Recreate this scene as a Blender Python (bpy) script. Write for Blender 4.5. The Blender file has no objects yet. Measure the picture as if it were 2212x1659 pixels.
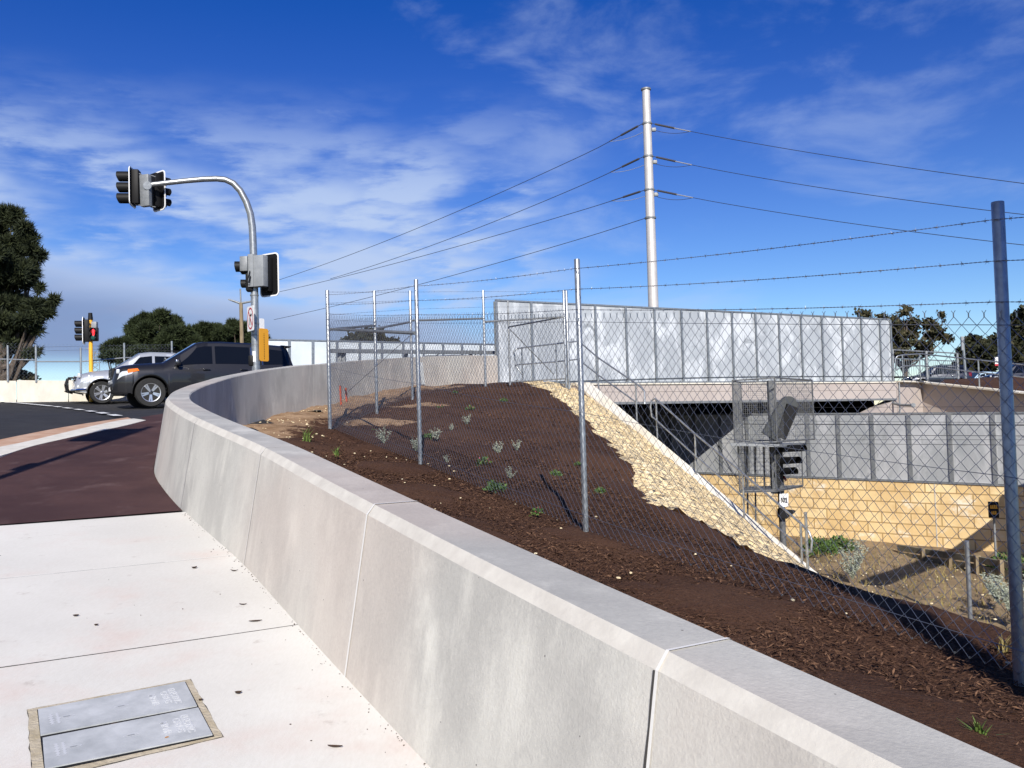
import bpy, bmesh, math, random
import numpy as np
from mathutils import Vector, Matrix
from mathutils.geometry import tessellate_polygon
R = math.radians
rnd = random.Random(7)
SC = bpy.context.scene
COL = SC.collection

# ------------------------------------------------------------------ camera, sky, sun, exposure
FPX, CX, CY = 1912.0, 1106.0, 829.5          # focal length and centre for a 2212 x 1659 picture
PITCH, ROLL = R(2.2), R(1.6)
cf = Vector((0, math.cos(PITCH), math.sin(PITCH)))
cu0 = Vector((0, -math.sin(PITCH), math.cos(PITCH)))
cr0 = Vector((1, 0, 0))
cr = cr0*math.cos(ROLL) - cu0*math.sin(ROLL)
cu = cu0*math.cos(ROLL) + cr0*math.sin(ROLL)
cd = bpy.data.cameras.new('camera'); cam = bpy.data.objects.new('camera', cd); COL.objects.link(cam)
cd.sensor_width = 36; cd.lens = 36*FPX/2212; cd.clip_start = 0.05; cd.clip_end = 6000
cam.matrix_world = Matrix(((cr.x, cu.x, -cf.x, 0), (cr.y, cu.y, -cf.y, 0), (cr.z, cu.z, -cf.z, 0), (0, 0, 0, 1)))
SC.camera = cam
SUN_EL, SUN_AZ = R(33), R(175)               # azimuth clockwise from +Y
sd = Vector((math.sin(SUN_AZ)*math.cos(SUN_EL), math.cos(SUN_AZ)*math.cos(SUN_EL), math.sin(SUN_EL)))
sl = bpy.data.lights.new('sun', 'SUN'); sl.energy = 4.6; sl.angle = R(0.5); sl.color = (1, .95, .87)
so = bpy.data.objects.new('sun', sl); COL.objects.link(so)
so.rotation_euler = sd.to_track_quat('Z', 'Y').to_euler(); so.location = sd*50
SC.view_settings.view_transform = 'Standard'; SC.view_settings.look = 'None'
SC.view_settings.exposure = 0.45; SC.view_settings.gamma = 1.0; SC.view_settings.use_curve_mapping = False

def N(nt, t, **kw):
    n = nt.nodes.new(t)
    for k, v in kw.items():
        if k in n.inputs.keys(): n.inputs[k].default_value = v
        else: setattr(n, k, v)
    return n
W = bpy.data.worlds.new('World'); SC.world = W; W.use_nodes = True
def make_world():
    nt = W.node_tree; nt.nodes.clear(); L = nt.links.new
    out = N(nt, 'ShaderNodeOutputWorld'); bg = N(nt, 'ShaderNodeBackground', Strength=0.066)
    sky = N(nt, 'ShaderNodeTexSky', sky_type='NISHITA', sun_disc=False, sun_elevation=SUN_EL, sun_rotation=SUN_AZ)
    sky.air_density = 1.0; sky.dust_density = 0.0; sky.ozone_density = 6.0; sky.altitude = 50
    hs = N(nt, 'ShaderNodeHueSaturation', Saturation=1.30, Value=1.12, Hue=0.504)
    L(sky.outputs[0], hs.inputs['Color'])
    tc = N(nt, 'ShaderNodeTexCoord'); sp = N(nt, 'ShaderNodeSeparateXYZ'); L(tc.outputs['Generated'], sp.inputs[0])
    def m(op, a, b=None, clamp=False):
        n = N(nt, 'ShaderNodeMath', operation=op, use_clamp=clamp)
        for i, v in enumerate((a, b)):
            if v is None: continue
            if isinstance(v, (int, float)): n.inputs[i].default_value = v
            else: L(v, n.inputs[i])
        return n.outputs[0]
    def ramp(v, a, b, c=0., d=1.):
        n = N(nt, 'ShaderNodeMapRange', interpolation_type='SMOOTHSTEP'); L(v, n.inputs[0])
        for i, q in enumerate((a, b, c, d)): n.inputs[i+1].default_value = q
        return n.outputs[0]
    X, Y, Z = sp.outputs
    zz = m('ADD', m('MAXIMUM', Z, 0.0), 0.10)
    cx = m('DIVIDE', X, zz); cy = m('DIVIDE', Y, zz)
    cb = N(nt, 'ShaderNodeCombineXYZ'); L(cx, cb.inputs[0]); L(cy, cb.inputs[1])
    def noise(sx, sy, sc, det, rough, off, dist=0.):
        mp = N(nt, 'ShaderNodeMapping'); mp.inputs['Scale'].default_value = (sx, sy, 1); mp.inputs['Location'].default_value = off
        mp.inputs['Rotation'].default_value = (0, 0, R(12))
        L(cb.outputs[0], mp.inputs[0])
        n = N(nt, 'ShaderNodeTexNoise', Scale=sc, Detail=det, Roughness=rough, Distortion=dist); L(mp.outputs[0], n.inputs['Vector'])
        return n.outputs[0]
    az = m('ARCTAN2', X, Y)                                   # - left, + right
    big = noise(1, 1, .62, 3, .5, (3.1, .4, 0))
    rv = N(nt, 'ShaderNodeCombineXYZ'); L(m('ADD', m('MULTIPLY', az, 8.5), m('MULTIPLY', Z, 4.0)), rv.inputs[0]); L(m('ADD', m('MULTIPLY', Z, 36.), m('MULTIPLY', az, -2.2)), rv.inputs[1])
    rn = N(nt, 'ShaderNodeTexNoise', Scale=1.0, Detail=9, Roughness=.56, Distortion=.15); L(rv.outputs[0], rn.inputs['Vector']); rip1 = rn.outputs[0]
    r2v = N(nt, 'ShaderNodeVectorMath', operation='SCALE'); L(rv.outputs[0], r2v.inputs[0]); r2v.inputs['Scale'].default_value = 2.3
    rn2 = N(nt, 'ShaderNodeTexNoise', Scale=1.0, Detail=7, Roughness=.6); L(r2v.outputs[0], rn2.inputs['Vector'])
    pv = N(nt, 'ShaderNodeCombineXYZ'); L(m('ADD', m('MULTIPLY', az, 13.), m('MULTIPLY', rn2.outputs[0], 1.6)), pv.inputs[0]); L(m('ADD', m('ADD', m('MULTIPLY', Z, 44.), m('MULTIPLY', az, -2.6)), m('MULTIPLY', rip1, 2.4)), pv.inputs[1])
    vo = N(nt, 'ShaderNodeTexVoronoi', Scale=1.0); vo.feature = 'SMOOTH_F1'; vo.inputs['Smoothness'].default_value = .6; L(pv.outputs[0], vo.inputs['Vector'])
    puff = m('SUBTRACT', 1.0, m('MULTIPLY', vo.outputs['Distance'], 1.25))
    rip = m('ADD', m('ADD', m('MULTIPLY', rip1, .44), m('MULTIPLY', rn2.outputs[0], .30)), m('MULTIPLY', puff, .26))
    bv = N(nt, 'ShaderNodeCombineXYZ'); L(m('MULTIPLY', az, 3.0), bv.inputs[0]); L(m('MULTIPLY', Z, 6.0), bv.inputs[1]); bv.inputs[2].default_value = 4.3
    bn_ = N(nt, 'ShaderNodeTexNoise', Scale=1.0, Detail=5, Roughness=.55); L(bv.outputs[0], bn_.inputs['Vector']); big2 = bn_.outputs[0]
    wisp = noise(.7, 1.0, 1.35, 8, .62, (7.7, 1.2, 0), .6)
    # rows of rippled cloud, left and middle, between about 8 and 25 degrees
    zone = m('MULTIPLY', ramp(az, .14, -.04), m('MULTIPLY', ramp(Z, .05, .13), ramp(Z, .37, .22)))
    c1 = m('MULTIPLY', ramp(m('ADD', rip, m('MULTIPLY', m('SUBTRACT', big2, .5), .80)), .33, .68), zone)
    wv = N(nt, 'ShaderNodeCombineXYZ'); L(m('MULTIPLY', az, 4.6), wv.inputs[0]); L(m('MULTIPLY', Z, 11.), wv.inputs[1]); wv.inputs[2].default_value = 1.7
    wn = N(nt, 'ShaderNodeTexNoise', Scale=1.0, Detail=9, Roughness=.58, Distortion=.3); L(wv.outputs[0], wn.inputs['Vector']); wisp = wn.outputs[0]
    c2 = m('MULTIPLY', ramp(m('ADD', wisp, m('MULTIPLY', m('SUBTRACT', big, .5), .5)), .50, .76), ramp(az, .5, -.5, .30, .56))
    # solid grey bank low on the left
    wav = noise(.3, .3, 1.0, 6, .55, (5.0, 9.0, 0))
    top = m('ADD', m('ADD', m('MULTIPLY', az, -.20), .085), m('MULTIPLY', m('SUBTRACT', wav, .5), .10))
    c3 = m('MULTIPLY', ramp(m('SUBTRACT', top, Z), -.012, .022), m('MULTIPLY', ramp(az, .30, -.05), ramp(Z, .055, .085)))
    c3 = m('MULTIPLY', c3, ramp(wisp, .15, .5, .72, 1.))
    fluff = m('MAXIMUM', m('MULTIPLY', c1, .95), c2)
    mx1 = N(nt, 'ShaderNodeMix', data_type='RGBA'); L(fluff, mx1.inputs[0]); 
    gr = N(nt, 'ShaderNodeMix', data_type='RGBA', blend_type='MULTIPLY'); gr.inputs[0].default_value = 1; L(hs.outputs[0], gr.inputs[6])
    gm = N(nt, 'ShaderNodeMix', data_type='RGBA'); L(ramp(Z, .02, .46), gm.inputs[0]); gm.inputs[6].default_value = (1.35, 1.24, 1.20, 1); gm.inputs[7].default_value = (3.0, .72, 1.08, 1); L(gm.outputs[2], gr.inputs[7])
    L(gr.outputs[2], mx1.inputs[6]); mx1.inputs[7].default_value = (5.6, 7.0, 9.9, 1)
    gt = N(nt, 'ShaderNodeMix', data_type='RGBA'); L(ramp(m('SUBTRACT', top, Z), .0, .07), gt.inputs[0])
    gt.inputs[6].default_value = (5.2, 6.5, 9.4, 1); gt.inputs[7].default_value = (2.6, 3.5, 6.0, 1)
    mx2 = N(nt, 'ShaderNodeMix', data_type='RGBA'); L(m('MULTIPLY', c3, .92), mx2.inputs[0]); L(mx1.outputs[2], mx2.inputs[6]); L(gt.outputs[2], mx2.inputs[7])
    L(mx2.outputs[2], bg.inputs[0]); L(bg.outputs[0], out.inputs[0])
make_world()

# ------------------------------------------------------------------ placing helpers
def ray(px, py):
    a, b = (px-CX)/FPX, (CY-py)/FPX
    d = cf + cr*a + cu*b
    return d/d.y
def P(px, py, D): return ray(px, py)*D
LV = Vector((-.5, .8660254, 0)); TV = Vector((.8660254, .5, 0))      # along the path (uphill) / across it (along the road)
def lt(l, T, z=0.): v = LV*l + TV*T; v.z = z; return v
def to_lt(x, y): return -.5*x + .8660254*y, .8660254*x + .5*y
def tps(pts):
    p = np.array(pts, float); n = len(p)
    def U(r2): return np.where(r2 > 1e-9, .5*r2*np.log(np.maximum(r2, 1e-9)), 0)
    d2 = ((p[:, None, :2]-p[None, :, :2])**2).sum(-1)
    A = np.zeros((n+3, n+3)); A[:n, :n] = U(d2) + np.eye(n)*.5; A[:n, n] = 1; A[:n, n+1:] = p[:, :2]; A[n:, :n] = A[:n, n:].T
    w = np.linalg.solve(A, np.r_[p[:, 2], 0, 0, 0])
    def f(l, T):
        l = np.atleast_1d(np.asarray(l, float)); T = np.atleast_1d(np.asarray(T, float))
        r2 = (l[:, None]-p[None, :, 0])**2 + (T[:, None]-p[None, :, 1])**2
        return U(r2) @ w[:n] + w[n] + w[n+1]*l + w[n+2]*T
    return f
_pp = [(l, T, -1.6+.11*l) for l in (-3, 0, 3, 6, 9, 12, 15) for T in (-6, -2, 1.6)]
_pp += [(17.5, 5.7, .33), (14.3, 3.5, -.03), (23.7, 13, 1.08), (26, 2.4, .54), (26, 7, .70), (26, 14, 1.1), (32, 0, .95), (32, -10, .93),
        (20, 0, .34), (20, -8, .38), (26, -8, .58), (32, 14, 1.05), (32, 7, 1.0), (26, 30, 1.35), (34, 30, 1.3), (22, 22, 1.25), (34, -20, .95), (20, -20, .3), (12, -14, -.3), (0, -14, -1.5)]
_H1 = tps(_pp)
def H1(x, y):
    l, T = to_lt(x, y); return float(_H1(l, T)[0])
# bank between the wall and the railway, rows of (across, height)
ROWS = [(-8, [(1.5, -2.4), (4.6, -2.6), (5.5, -2.65), (10.5, -4.7), (60, -4.7)]),
 (0, [(1.5, -1.6), (4.6, -1.74), (5.5, -1.75), (11, -4.7), (60, -4.7)]),
 (3.3, [(1.5, -1.24), (4.6, -1.377), (5.55, -1.40), (11.5, -4.7), (60, -4.7)]),
 (5.8, [(1.5, -.96), (4.6, -1.10), (5.5, -1.14), (12, -4.7), (60, -4.7)]),
 (7.3, [(1.5, -.80), (4.6, -.94), (6.0, -.934), (12.5, -4.5), (13.7, -4.7), (60, -4.7)]),
 (10.8, [(1.5, -.41), (4.6, -.56), (8.1, -.53), (13.5, -3.75), (15.2, -4.7), (60, -4.7)]),
 (13, [(1.5, -.17), (4.7, -.31), (9.0, -.22), (13.6, -2.75), (14.6, -4.7), (60, -4.7)]),
 (15.5, [(3.5, .10), (6, 0.0), (10.2, .18), (13.7, -1.45), (14.6, -4.7), (60, -4.7)]),
 (17.5, [(5.7, .32), (8, .34), (11, .55), (12.2, .35), (13.8, -.50), (14.6, -4.7), (60, -4.7)]),
 (19.5, [(7.6, .60), (10.4, .80), (12, .85), (13.9, .62), (14.6, -4.7), (60, -4.7)]),
 (21, [(9, .85), (12, .95), (14, .95), (14.6, -4.7), (60, -4.7)]),
 (25, [(11, 1.05), (14, 1.05), (14.6, -4.7), (60, -4.7)])]
_tg = np.arange(0, 40.01, .1); _lg = np.arange(-8, 25.01, .1)
_tab = np.array([np.interp(_tg, [q[0] for q in r[1]], [q[1] for q in r[1]]) for r in ROWS])
_rl = np.array([r[0] for r in ROWS], float)
_G = np.stack([np.interp(_lg, _rl, _tab[:, j]) for j in range(len(_tg))], 1)
def _blur(g, n):
    k = np.hanning(2*n+3)[1:-1]; k /= k.sum()
    g = np.apply_along_axis(lambda v: np.convolve(np.pad(v, n, mode='edge'), k, 'valid'), 0, g)
    return g
_G = _blur(_G, 8)
_kT = np.hanning(19)[1:-1]; _kT /= _kT.sum()
_G = np.apply_along_axis(lambda v: np.convolve(np.pad(v, 8, mode='edge'), _kT, 'valid'), 1, _G)
def H2lt(l, T):
    i = min(max((l+8)/.1, 0), len(_lg)-1.001); j = min(max(T/.1, 0), len(_tg)-1.001)
    a, b = int(i), int(j); fa, fb = i-a, j-b
    return float((_G[a, b]*(1-fa)+_G[a+1, b]*fa)*(1-fb) + (_G[a, b+1]*(1-fa)+_G[a+1, b+1]*fa)*fb)
def H2(x, y):
    l, T = to_lt(x, y); return H2lt(l, T)
def hit(px, py, H, off=0., y0=1.2, y1=60, st=.05):
    d = ray(px, py); y = y0
    while y < y1:
        if d.z*y <= H(d.x*y, y)+off:
            a, b = y-st, y
            for _ in range(18):
                c = (a+b)/2
                if d.z*c <= H(d.x*c, c)+off: b = c
                else: a = c
            return d*b
        y += st
    return d*y1

# ------------------------------------------------------------------ mesh helpers
WM = {}                                     # world matrix of every Empty
class MB:
    def __init__(s): s.v = []; s.f = []; s.mi = []; s.cur = 0
    def add(s, vs, fs):
        o = len(s.v); s.v.extend([tuple(q) for q in vs]); s.f.extend([tuple(i+o for i in f) for f in fs]); s.mi.extend([s.cur]*len(fs)); return s
    def box(s, c, size, rot=None, bevel=0.):
        x, y, z = [q/2 for q in size]
        if bevel > 0:
            b = bevel; vs = []; 
            bm = bmesh.new(); bmesh.ops.create_cube(bm, size=1)
            for v in bm.verts: v.co = Vector((v.co.x*2*x, v.co.y*2*y, v.co.z*2*z))
            bmesh.ops.bevel(bm, geom=bm.edges[:], offset=b, segments=2, affect='EDGES', profile=.5)
            bm.verts.index_update(); vs = [v.co.copy() for v in bm.verts]; fs = [[v.index for v in f.verts] for f in bm.faces]; bm.free()
        else:
            vs = [Vector(q) for q in ((-x, -y, -z), (x, -y, -z), (x, y, -z), (-x, y, -z), (-x, -y, z), (x, -y, z), (x, y, z), (-x, y, z))]
            fs = [(0, 3, 2, 1), (4, 5, 6, 7), (0, 1, 5, 4), (1, 2, 6, 5), (2, 3, 7, 6), (3, 0, 4, 7)]
        if rot is not None: vs = [rot @ v for v in vs]
        c = Vector(c); return s.add([v+c for v in vs], fs)
    def bar(s, a, b, w, h, up=Vector((0, 0, 1))):
        a, b = Vector(a), Vector(b); d = (b-a); L = d.length; d.normalize()
        sx = d.cross(up)
        if sx.length < 1e-4: sx = d.cross(Vector((1, 0, 0)))
        sx.normalize(); uz = sx.cross(d); m = Matrix((sx, d, uz)).transposed()
        return s.box((a+b)/2, (w, L, h), m)
    def tube(s, pts, r, n=8, cap=True):
        pts = [Vector(p) for p in pts]; k = len(pts); rs = r if isinstance(r, (list, tuple)) else [r]*k
        vs = []; prev = None
        for i, p in enumerate(pts):
            d = (pts[min(i+1, k-1)]-pts[max(i-1, 0)]).normalized()
            if prev is None:
                a = Vector((0, 0, 1)) if abs(d.z) < .9 else Vector((1, 0, 0)); u = d.cross(a).normalized()
            else:
                u = (prev - d*prev.dot(d)); u = u.normalized() if u.length > 1e-6 else d.orthogonal().normalized()
            prev = u; w = d.cross(u)
            for j in range(n):
                t = 2*math.pi*j/n; vs.append(p + (u*math.cos(t)+w*math.sin(t))*rs[i])
        fs = [(i*n+j, i*n+(j+1) % n, (i+1)*n+(j+1) % n, (i+1)*n+j) for i in range(k-1) for j in range(n)]
        if cap: fs += [tuple(reversed(range(n))), tuple((k-1)*n+j for j in range(n))]
        return s.add(vs, fs)
    def lathe(s, prof, n=24, m=None):
        vs = []; k = len(prof)
        for r_, z in prof:
            for j in range(n):
                t = 2*math.pi*j/n; v = Vector((r_*math.cos(t), r_*math.sin(t), z)); vs.append(m @ v if m else v)
        fs = [(i*n+j, i*n+(j+1) % n, (i+1)*n+(j+1) % n, (i+1)*n+j) for i in range(k-1) for j in range(n)]
        fs += [tuple(reversed(range(n))), tuple((k-1)*n+j for j in range(n))]
        return s.add(vs, fs)
    def prism(s, poly, ext):
        poly = [Vector(p) for p in poly]; ext = Vector(ext); n = len(poly)
        tris = tessellate_polygon([poly])
        fs = [tuple(t) for t in tris] + [tuple(i+n for i in reversed(t)) for t in tris]
        fs += [(i, (i+1) % n, (i+1) % n+n, i+n) for i in range(n)]
        return s.add(poly+[p+ext for p in poly], fs)
    def grid(s, rows, close=False):
        n = len(rows[0]); vs = [q for r in rows for q in r]
        fs = [(i*n+j, i*n+j+1, (i+1)*n+j+1, (i+1)*n+j) for i in range(len(rows)-1) for j in range(n-1)]
        return s.add(vs, fs)
    def build(s, name, mats, parent=None, smooth=None, local=False, fixn=True):
        me = bpy.data.meshes.new(name)
        vs = s.v
        if parent is not None and not local:
            inv = WM[parent.name].inverted(); vs = [inv @ Vector(v) for v in vs]
        me.from_pydata([tuple(v) for v in vs], [], s.f)
        for m_ in (mats if isinstance(mats, (list, tuple)) else [mats]): me.materials.append(m_)
        if any(s.mi): me.polygons.foreach_set('material_index', s.mi)
        if fixn:
            bm = bmesh.new(); bm.from_mesh(me); bmesh.ops.recalc_face_normals(bm, faces=bm.faces[:]); bm.to_mesh(me); bm.free()
        if smooth:
            me.polygons.foreach_set('use_smooth', [True]*len(me.polygons)); me.set_sharp_from_angle(angle=R(smooth))
        me.update()
        o = bpy.data.objects.new(name, me); COL.objects.link(o)
        if parent is not None: o.parent = parent
        WM[o.name] = WM[parent.name] if parent is not None else Matrix.Identity(4)
        return o
def tag(o, label, cat, group=None):
    o['label'] = label; o['category'] = cat
    if group: o['group'] = group
    return o
def struct(o, kind='structure'): o['kind'] = kind; return o
def thing(name, label, cat, loc=(0, 0, 0), rz=0., group=None, rot=None):
    o = bpy.data.objects.new(name, None); COL.objects.link(o); o.empty_display_size = .2
    m = Matrix.Translation(Vector(loc)) @ (rot.to_4x4() if rot is not None else Matrix.Rotation(rz, 4, 'Z'))
    o.matrix_world = m; WM[o.name] = m
    return tag(o, label, cat, group)
def copy_tree(o, loc, rz, label, group=None, mats=None):
    def cp(src, par):
        c = src.copy(); COL.objects.link(c)
        if par: c.parent = par; c.matrix_parent_inverse = src.matrix_parent_inverse.copy()
        for ch in [q for q in bpy.data.objects if q.parent == src]: cp(ch, c)
        return c
    c = cp(o, None); c.location = loc; c.rotation_euler = (0, 0, rz); c['label'] = label
    if group: c['group'] = group
    WM[c.name] = Matrix.Translation(Vector(loc)) @ Matrix.Rotation(rz, 4, 'Z')
    return c

# ------------------------------------------------------------------ materials
def mat(name, c1, c2=None, scale=6., rough=.6, metal=0., bump=0., bscale=None, stretch=(1, 1, 1), detail=6, c3=None, lo=.35, hi=.65, coat=0., spec=.5, tone=None, dist=.0):
    m = bpy.data.materials.new(name); m.use_nodes = True; nt = m.node_tree; L = nt.links.new
    b = nt.nodes['Principled BSDF']; b.inputs['Roughness'].default_value = rough; b.inputs['Metallic'].default_value = metal
    b.inputs['Specular IOR Level'].default_value = spec
    if coat: b.inputs['Coat Weight'].default_value = coat; b.inputs['Coat Roughness'].default_value = .04
    b.inputs['Base Color'].default_value = (*c1, 1)
    if c2 is not None or bump:
        tc = N(nt, 'ShaderNodeTexCoord'); mp = N(nt, 'ShaderNodeMapping'); mp.inputs['Scale'].default_value = stretch
        L(tc.outputs['Object'], mp.inputs[0])
    colout = None
    if c2 is not None:
        n = N(nt, 'ShaderNodeTexNoise', Scale=scale, Detail=detail, Roughness=.62, Distortion=dist); L(mp.outputs[0], n.inputs['Vector'])
        r = N(nt, 'ShaderNodeValToRGB'); L(n.outputs[0], r.inputs[0]); e = r.color_ramp.elements
        e[0].position = lo; e[0].color = (*c1, 1); e[1].position = hi; e[1].color = (*c2, 1)
        if c3 is not None: q = e.new((lo+hi)/2); q.color = (*c3, 1)
        colout = r.outputs[0]
    if tone is not None:                     # per-face random attribute darkens / lightens leaves
        at = N(nt, 'ShaderNodeAttribute', attribute_name='tone'); mx = N(nt, 'ShaderNodeMix', data_type='RGBA')
        L(at.outputs['Fac'], mx.inputs[0]); mx.inputs[6].default_value = (*c1, 1); mx.inputs[7].default_value = (*tone, 1); colout = mx.outputs[2]
    if colout is not None: L(colout, b.inputs['Base Color'])
    if bump:
        n2 = N(nt, 'ShaderNodeTexNoise', Scale=bscale or scale*6, Detail=8, Roughness=.6); L(mp.outputs[0], n2.inputs['Vector'])
        bp = N(nt, 'ShaderNodeBump', Strength=min(1., bump), Distance=.02); L(n2.outputs[0], bp.inputs['Height']); L(bp.outputs[0], b.inputs['Normal'])
    return m
def wet(m, colnode_fn): colnode_fn(m.node_tree, m.node_tree.nodes['Principled BSDF']); return m
def mixnode(nt, fac, a, b, blend='MIX'):
    mx = N(nt, 'ShaderNodeMix', data_type='RGBA', blend_type=blend); L = nt.links.new
    for i, v in ((0, fac), (6, a), (7, b)):
        if isinstance(v, (int, float)): mx.inputs[i].default_value = v
        elif isinstance(v, tuple): mx.inputs[i].default_value = (*v, 1)
        else: L(v, mx.inputs[i])
    return mx.outputs[2]
def noisenode(nt, scale, det=6, rough=.6, stretch=(1, 1, 1), lo=.3, hi=.7, off=(0, 0, 0), coord='Object', dist=0.):
    L = nt.links.new
    tc = N(nt, 'ShaderNodeTexCoord'); mp = N(nt, 'ShaderNodeMapping'); mp.inputs['Scale'].default_value = stretch; mp.inputs['Location'].default_value = off
    L(tc.outputs[coord], mp.inputs[0])
    n = N(nt, 'ShaderNodeTexNoise', Scale=scale, Detail=det, Roughness=rough, Distortion=dist); L(mp.outputs[0], n.inputs['Vector'])
    r = N(nt, 'ShaderNodeMapRange', interpolation_type='SMOOTHSTEP'); L(n.outputs[0], r.inputs[0]); r.inputs[1].default_value = lo; r.inputs[2].default_value = hi
    return r.outputs[0]
def setcol(m, out): m.node_tree.links.new(out, m.node_tree.nodes['Principled BSDF'].inputs['Base Color'])
M = {}
# cast concrete of the wall: grey with pale run marks and a faint pink cast
def concrete(name, a, b, pale, pink, pk=.5):
    m = mat(name, a, rough=.78, bump=.18, c2=b, bscale=90); nt = m.node_tree
    base = mixnode(nt, noisenode(nt, 1.5, 6, .6, (1, 1, .7), .36, .62), a, b)
    run = noisenode(nt, 5.0, 5, .6, (1, 1, .30), .50, .70, (3, 1, 0)); rm_ = N(nt, 'ShaderNodeMath', operation='MULTIPLY'); nt.links.new(run, rm_.inputs[0]); rm_.inputs[1].default_value = .5
    c = mixnode(nt, rm_.outputs[0], base, pale)
    sp = noisenode(nt, 2.2, 6, .6, (1, 1, .6), .55, .75, (9, 4, 2))
    c = mixnode(nt, sp, c, pale)
    pp = N(nt, 'ShaderNodeMath', operation='MULTIPLY'); nt.links.new(noisenode(nt, .45, 3, .5, (1, 1, 1), .42, .68, (1, 7, 3)), pp.inputs[0]); pp.inputs[1].default_value = pk
    c = mixnode(nt, pp.outputs[0], c, pink)
    fine = noisenode(nt, 60, 3, .6, (1, 1, 1), .2, .8)
    c = mixnode(nt, .11, c, mixnode(nt, fine, (.2, .19, .18), (.75, .73, .7)), 'OVERLAY')
    L = nt.links.new; tc = N(nt, 'ShaderNodeTexCoord'); vo = N(nt, 'ShaderNodeTexVoronoi', Scale=9.0); L(tc.outputs['Object'], vo.inputs['Vector'])
    ph = N(nt, 'ShaderNodeMath', operation='LESS_THAN'); L(vo.outputs['Distance'], ph.inputs[0]); ph.inputs[1].default_value = .035
    c = mixnode(nt, ph.outputs[0], c, (.14, .13, .12))
    wv = N(nt, 'ShaderNodeTexWave', Scale=.13, Distortion=1.5); wv.bands_direction = 'Z'; L(tc.outputs['Object'], wv.inputs['Vector'])
    fr = noisenode(nt, 26, 4, .6, (1, 1, .03), .60, .72, (2, 2, 2)); fm = N(nt, 'ShaderNodeMath', operation='MULTIPLY'); L(fr, fm.inputs[0]); fm.inputs[1].default_value = .10
    c = mixnode(nt, fm.outputs[0], c, tuple(q*.72 for q in a))
    setcol(m, c); return m
M['wall'] = concrete('wall_concrete', (.425, .412, .378), (.545, .53, .482), (.665, .645, .58), (.60, .495, .42), .45)
M['walltop'] = concrete('wall_top_concrete', (.34, .333, .312), (.43, .422, .39), (.53, .518, .475), (.50, .40, .34), .5)
M['chamfer'] = mat('chamfer_concrete', (.50, .47, .42), (.60, .57, .51), 8, .75, bump=.1)
M['farwall'] = concrete('parapet_concrete', (.60, .57, .50), (.70, .67, .59), (.76, .73, .65), (.62, .49, .28), .45)
M['path'] = mat('path_concrete', (.6, .56, .53), (.70, .66, .63), 3, .8, bump=.12, bscale=160)
def _p():
    m = M['path']; nt = m.node_tree
    c = mixnode(nt, noisenode(nt, .8, 4, .5), (.575, .558, .518), (.655, .638, .592))
    c = mixnode(nt, noisenode(nt, 1.4, 5, .6, (1, 1, 1), .5, .8, (4, 2, 0)), c, (.60, .515, .465))
    c = mixnode(nt, noisenode(nt, 7, 6, .65, (1, 1, 1), .60, .8, (1, 9, 0)), c, (.46, .42, .38))
    c = mixnode(nt, .14, c, mixnode(nt, noisenode(nt, 90, 3, .6, (1, .25, 1), .2, .8), (.32, .3, .28), (.7, .68, .66)), 'OVERLAY')
    setcol(m, c)
_p()
M['red'] = mat('red_asphalt', (.058, .026, .024), (.085, .040, .036), 2.5, .88, bump=.55, bscale=220, spec=.25)
def _r():
    m = M['red']; nt = m.node_tree
    c = mixnode(nt, noisenode(nt, 1.3, 5, .6), (.052, .024, .024), (.082, .040, .037))
    c = mixnode(nt, noisenode(nt, 3.0, 7, .65, (1, .6, 1), .52, .78, (3, 5, 0)), c, (.135, .085, .08))
    c = mixnode(nt, .5, c, mixnode(nt, noisenode(nt, 160, 3, .6, (1, 1, 1), .25, .75), (.02, .01, .01), (.2, .13, .12)), 'MIX') if False else c
    setcol(m, c)
_r()
M['asphalt'] = mat('road_asphalt', (.022, .022, .024), (.038, .037, .038), 2, .85, bump=.5, bscale=200, spec=.3)
M['paint'] = mat('road_paint', (.72, .72, .70), (.6, .6, .58), 20, .7)
M['kerb'] = mat('kerb_concrete', (.56, .53, .46), (.68, .65, .58), 6, .8, bump=.2)
M['gutter'] = mat('gutter_stained', (.50, .34, .24), (.40, .22, .13), 5, .8, bump=.2, stretch=(1, 1, 1))
M['dark'] = mat('joint_dark', (.05, .045, .04), rough=.9)
M['seal'] = mat('joint_sealant', (.72, .70, .66), rough=.6)
M['galv'] = mat('galvanised_steel', (.27, .285, .30), (.40, .42, .43), 14, .34, .65, bump=.05)
M['galvdull'] = mat('dull_galvanised_steel', (.19, .205, .215), (.28, .29, .30), 9, .55, .4)
M['wire'] = mat('mesh_wire', (.34, .36, .38), rough=.32, metal=.85)
M['barb'] = mat('barbed_wire', (.22, .22, .24), rough=.45, metal=.8)
def galvpanel(name, a, b, w):
    m = mat(name, a, b, rough=.5, metal=.25); nt = m.node_tree
    c = mixnode(nt, noisenode(nt, .9, 5, .6, (1, 1, .6)), a, b)
    c = mixnode(nt, noisenode(nt, 1.3, 8, .62, (1, 1, .5), .46, .62, (5, 3, 1), dist=.6), c, w)
    c = mixnode(nt, noisenode(nt, 2.2, 7, .65, (1, 1, .7), .56, .70, (2, 8, 6), dist=.8), c, tuple(q*.78 for q in a))
    setcol(m, c); return m
M['panel'] = galvpanel('weathered_galvanised_panel', (.40, .43, .46), (.49, .525, .555), (.68, .715, .745))
M['panel2'] = galvpanel('lower_galvanised_panel', (.38, .40, .41), (.47, .48, .49), (.55, .56, .57))
M['panelfar'] = mat('far_white_panel', (.56, .62, .66), (.70, .74, .77), .7, .5, .1)
M['beam'] = mat('painted_concrete', (.40, .35, .325), (.44, .39, .36), 1.2, .8, bump=.05)
M['shadeconc'] = mat('tunnel_shade_concrete', (.006, .006, .007), (.010, .010, .010), 1.5, 1.0, spec=0.)  # near-black base colour carries the shade of the void under the deck
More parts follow.
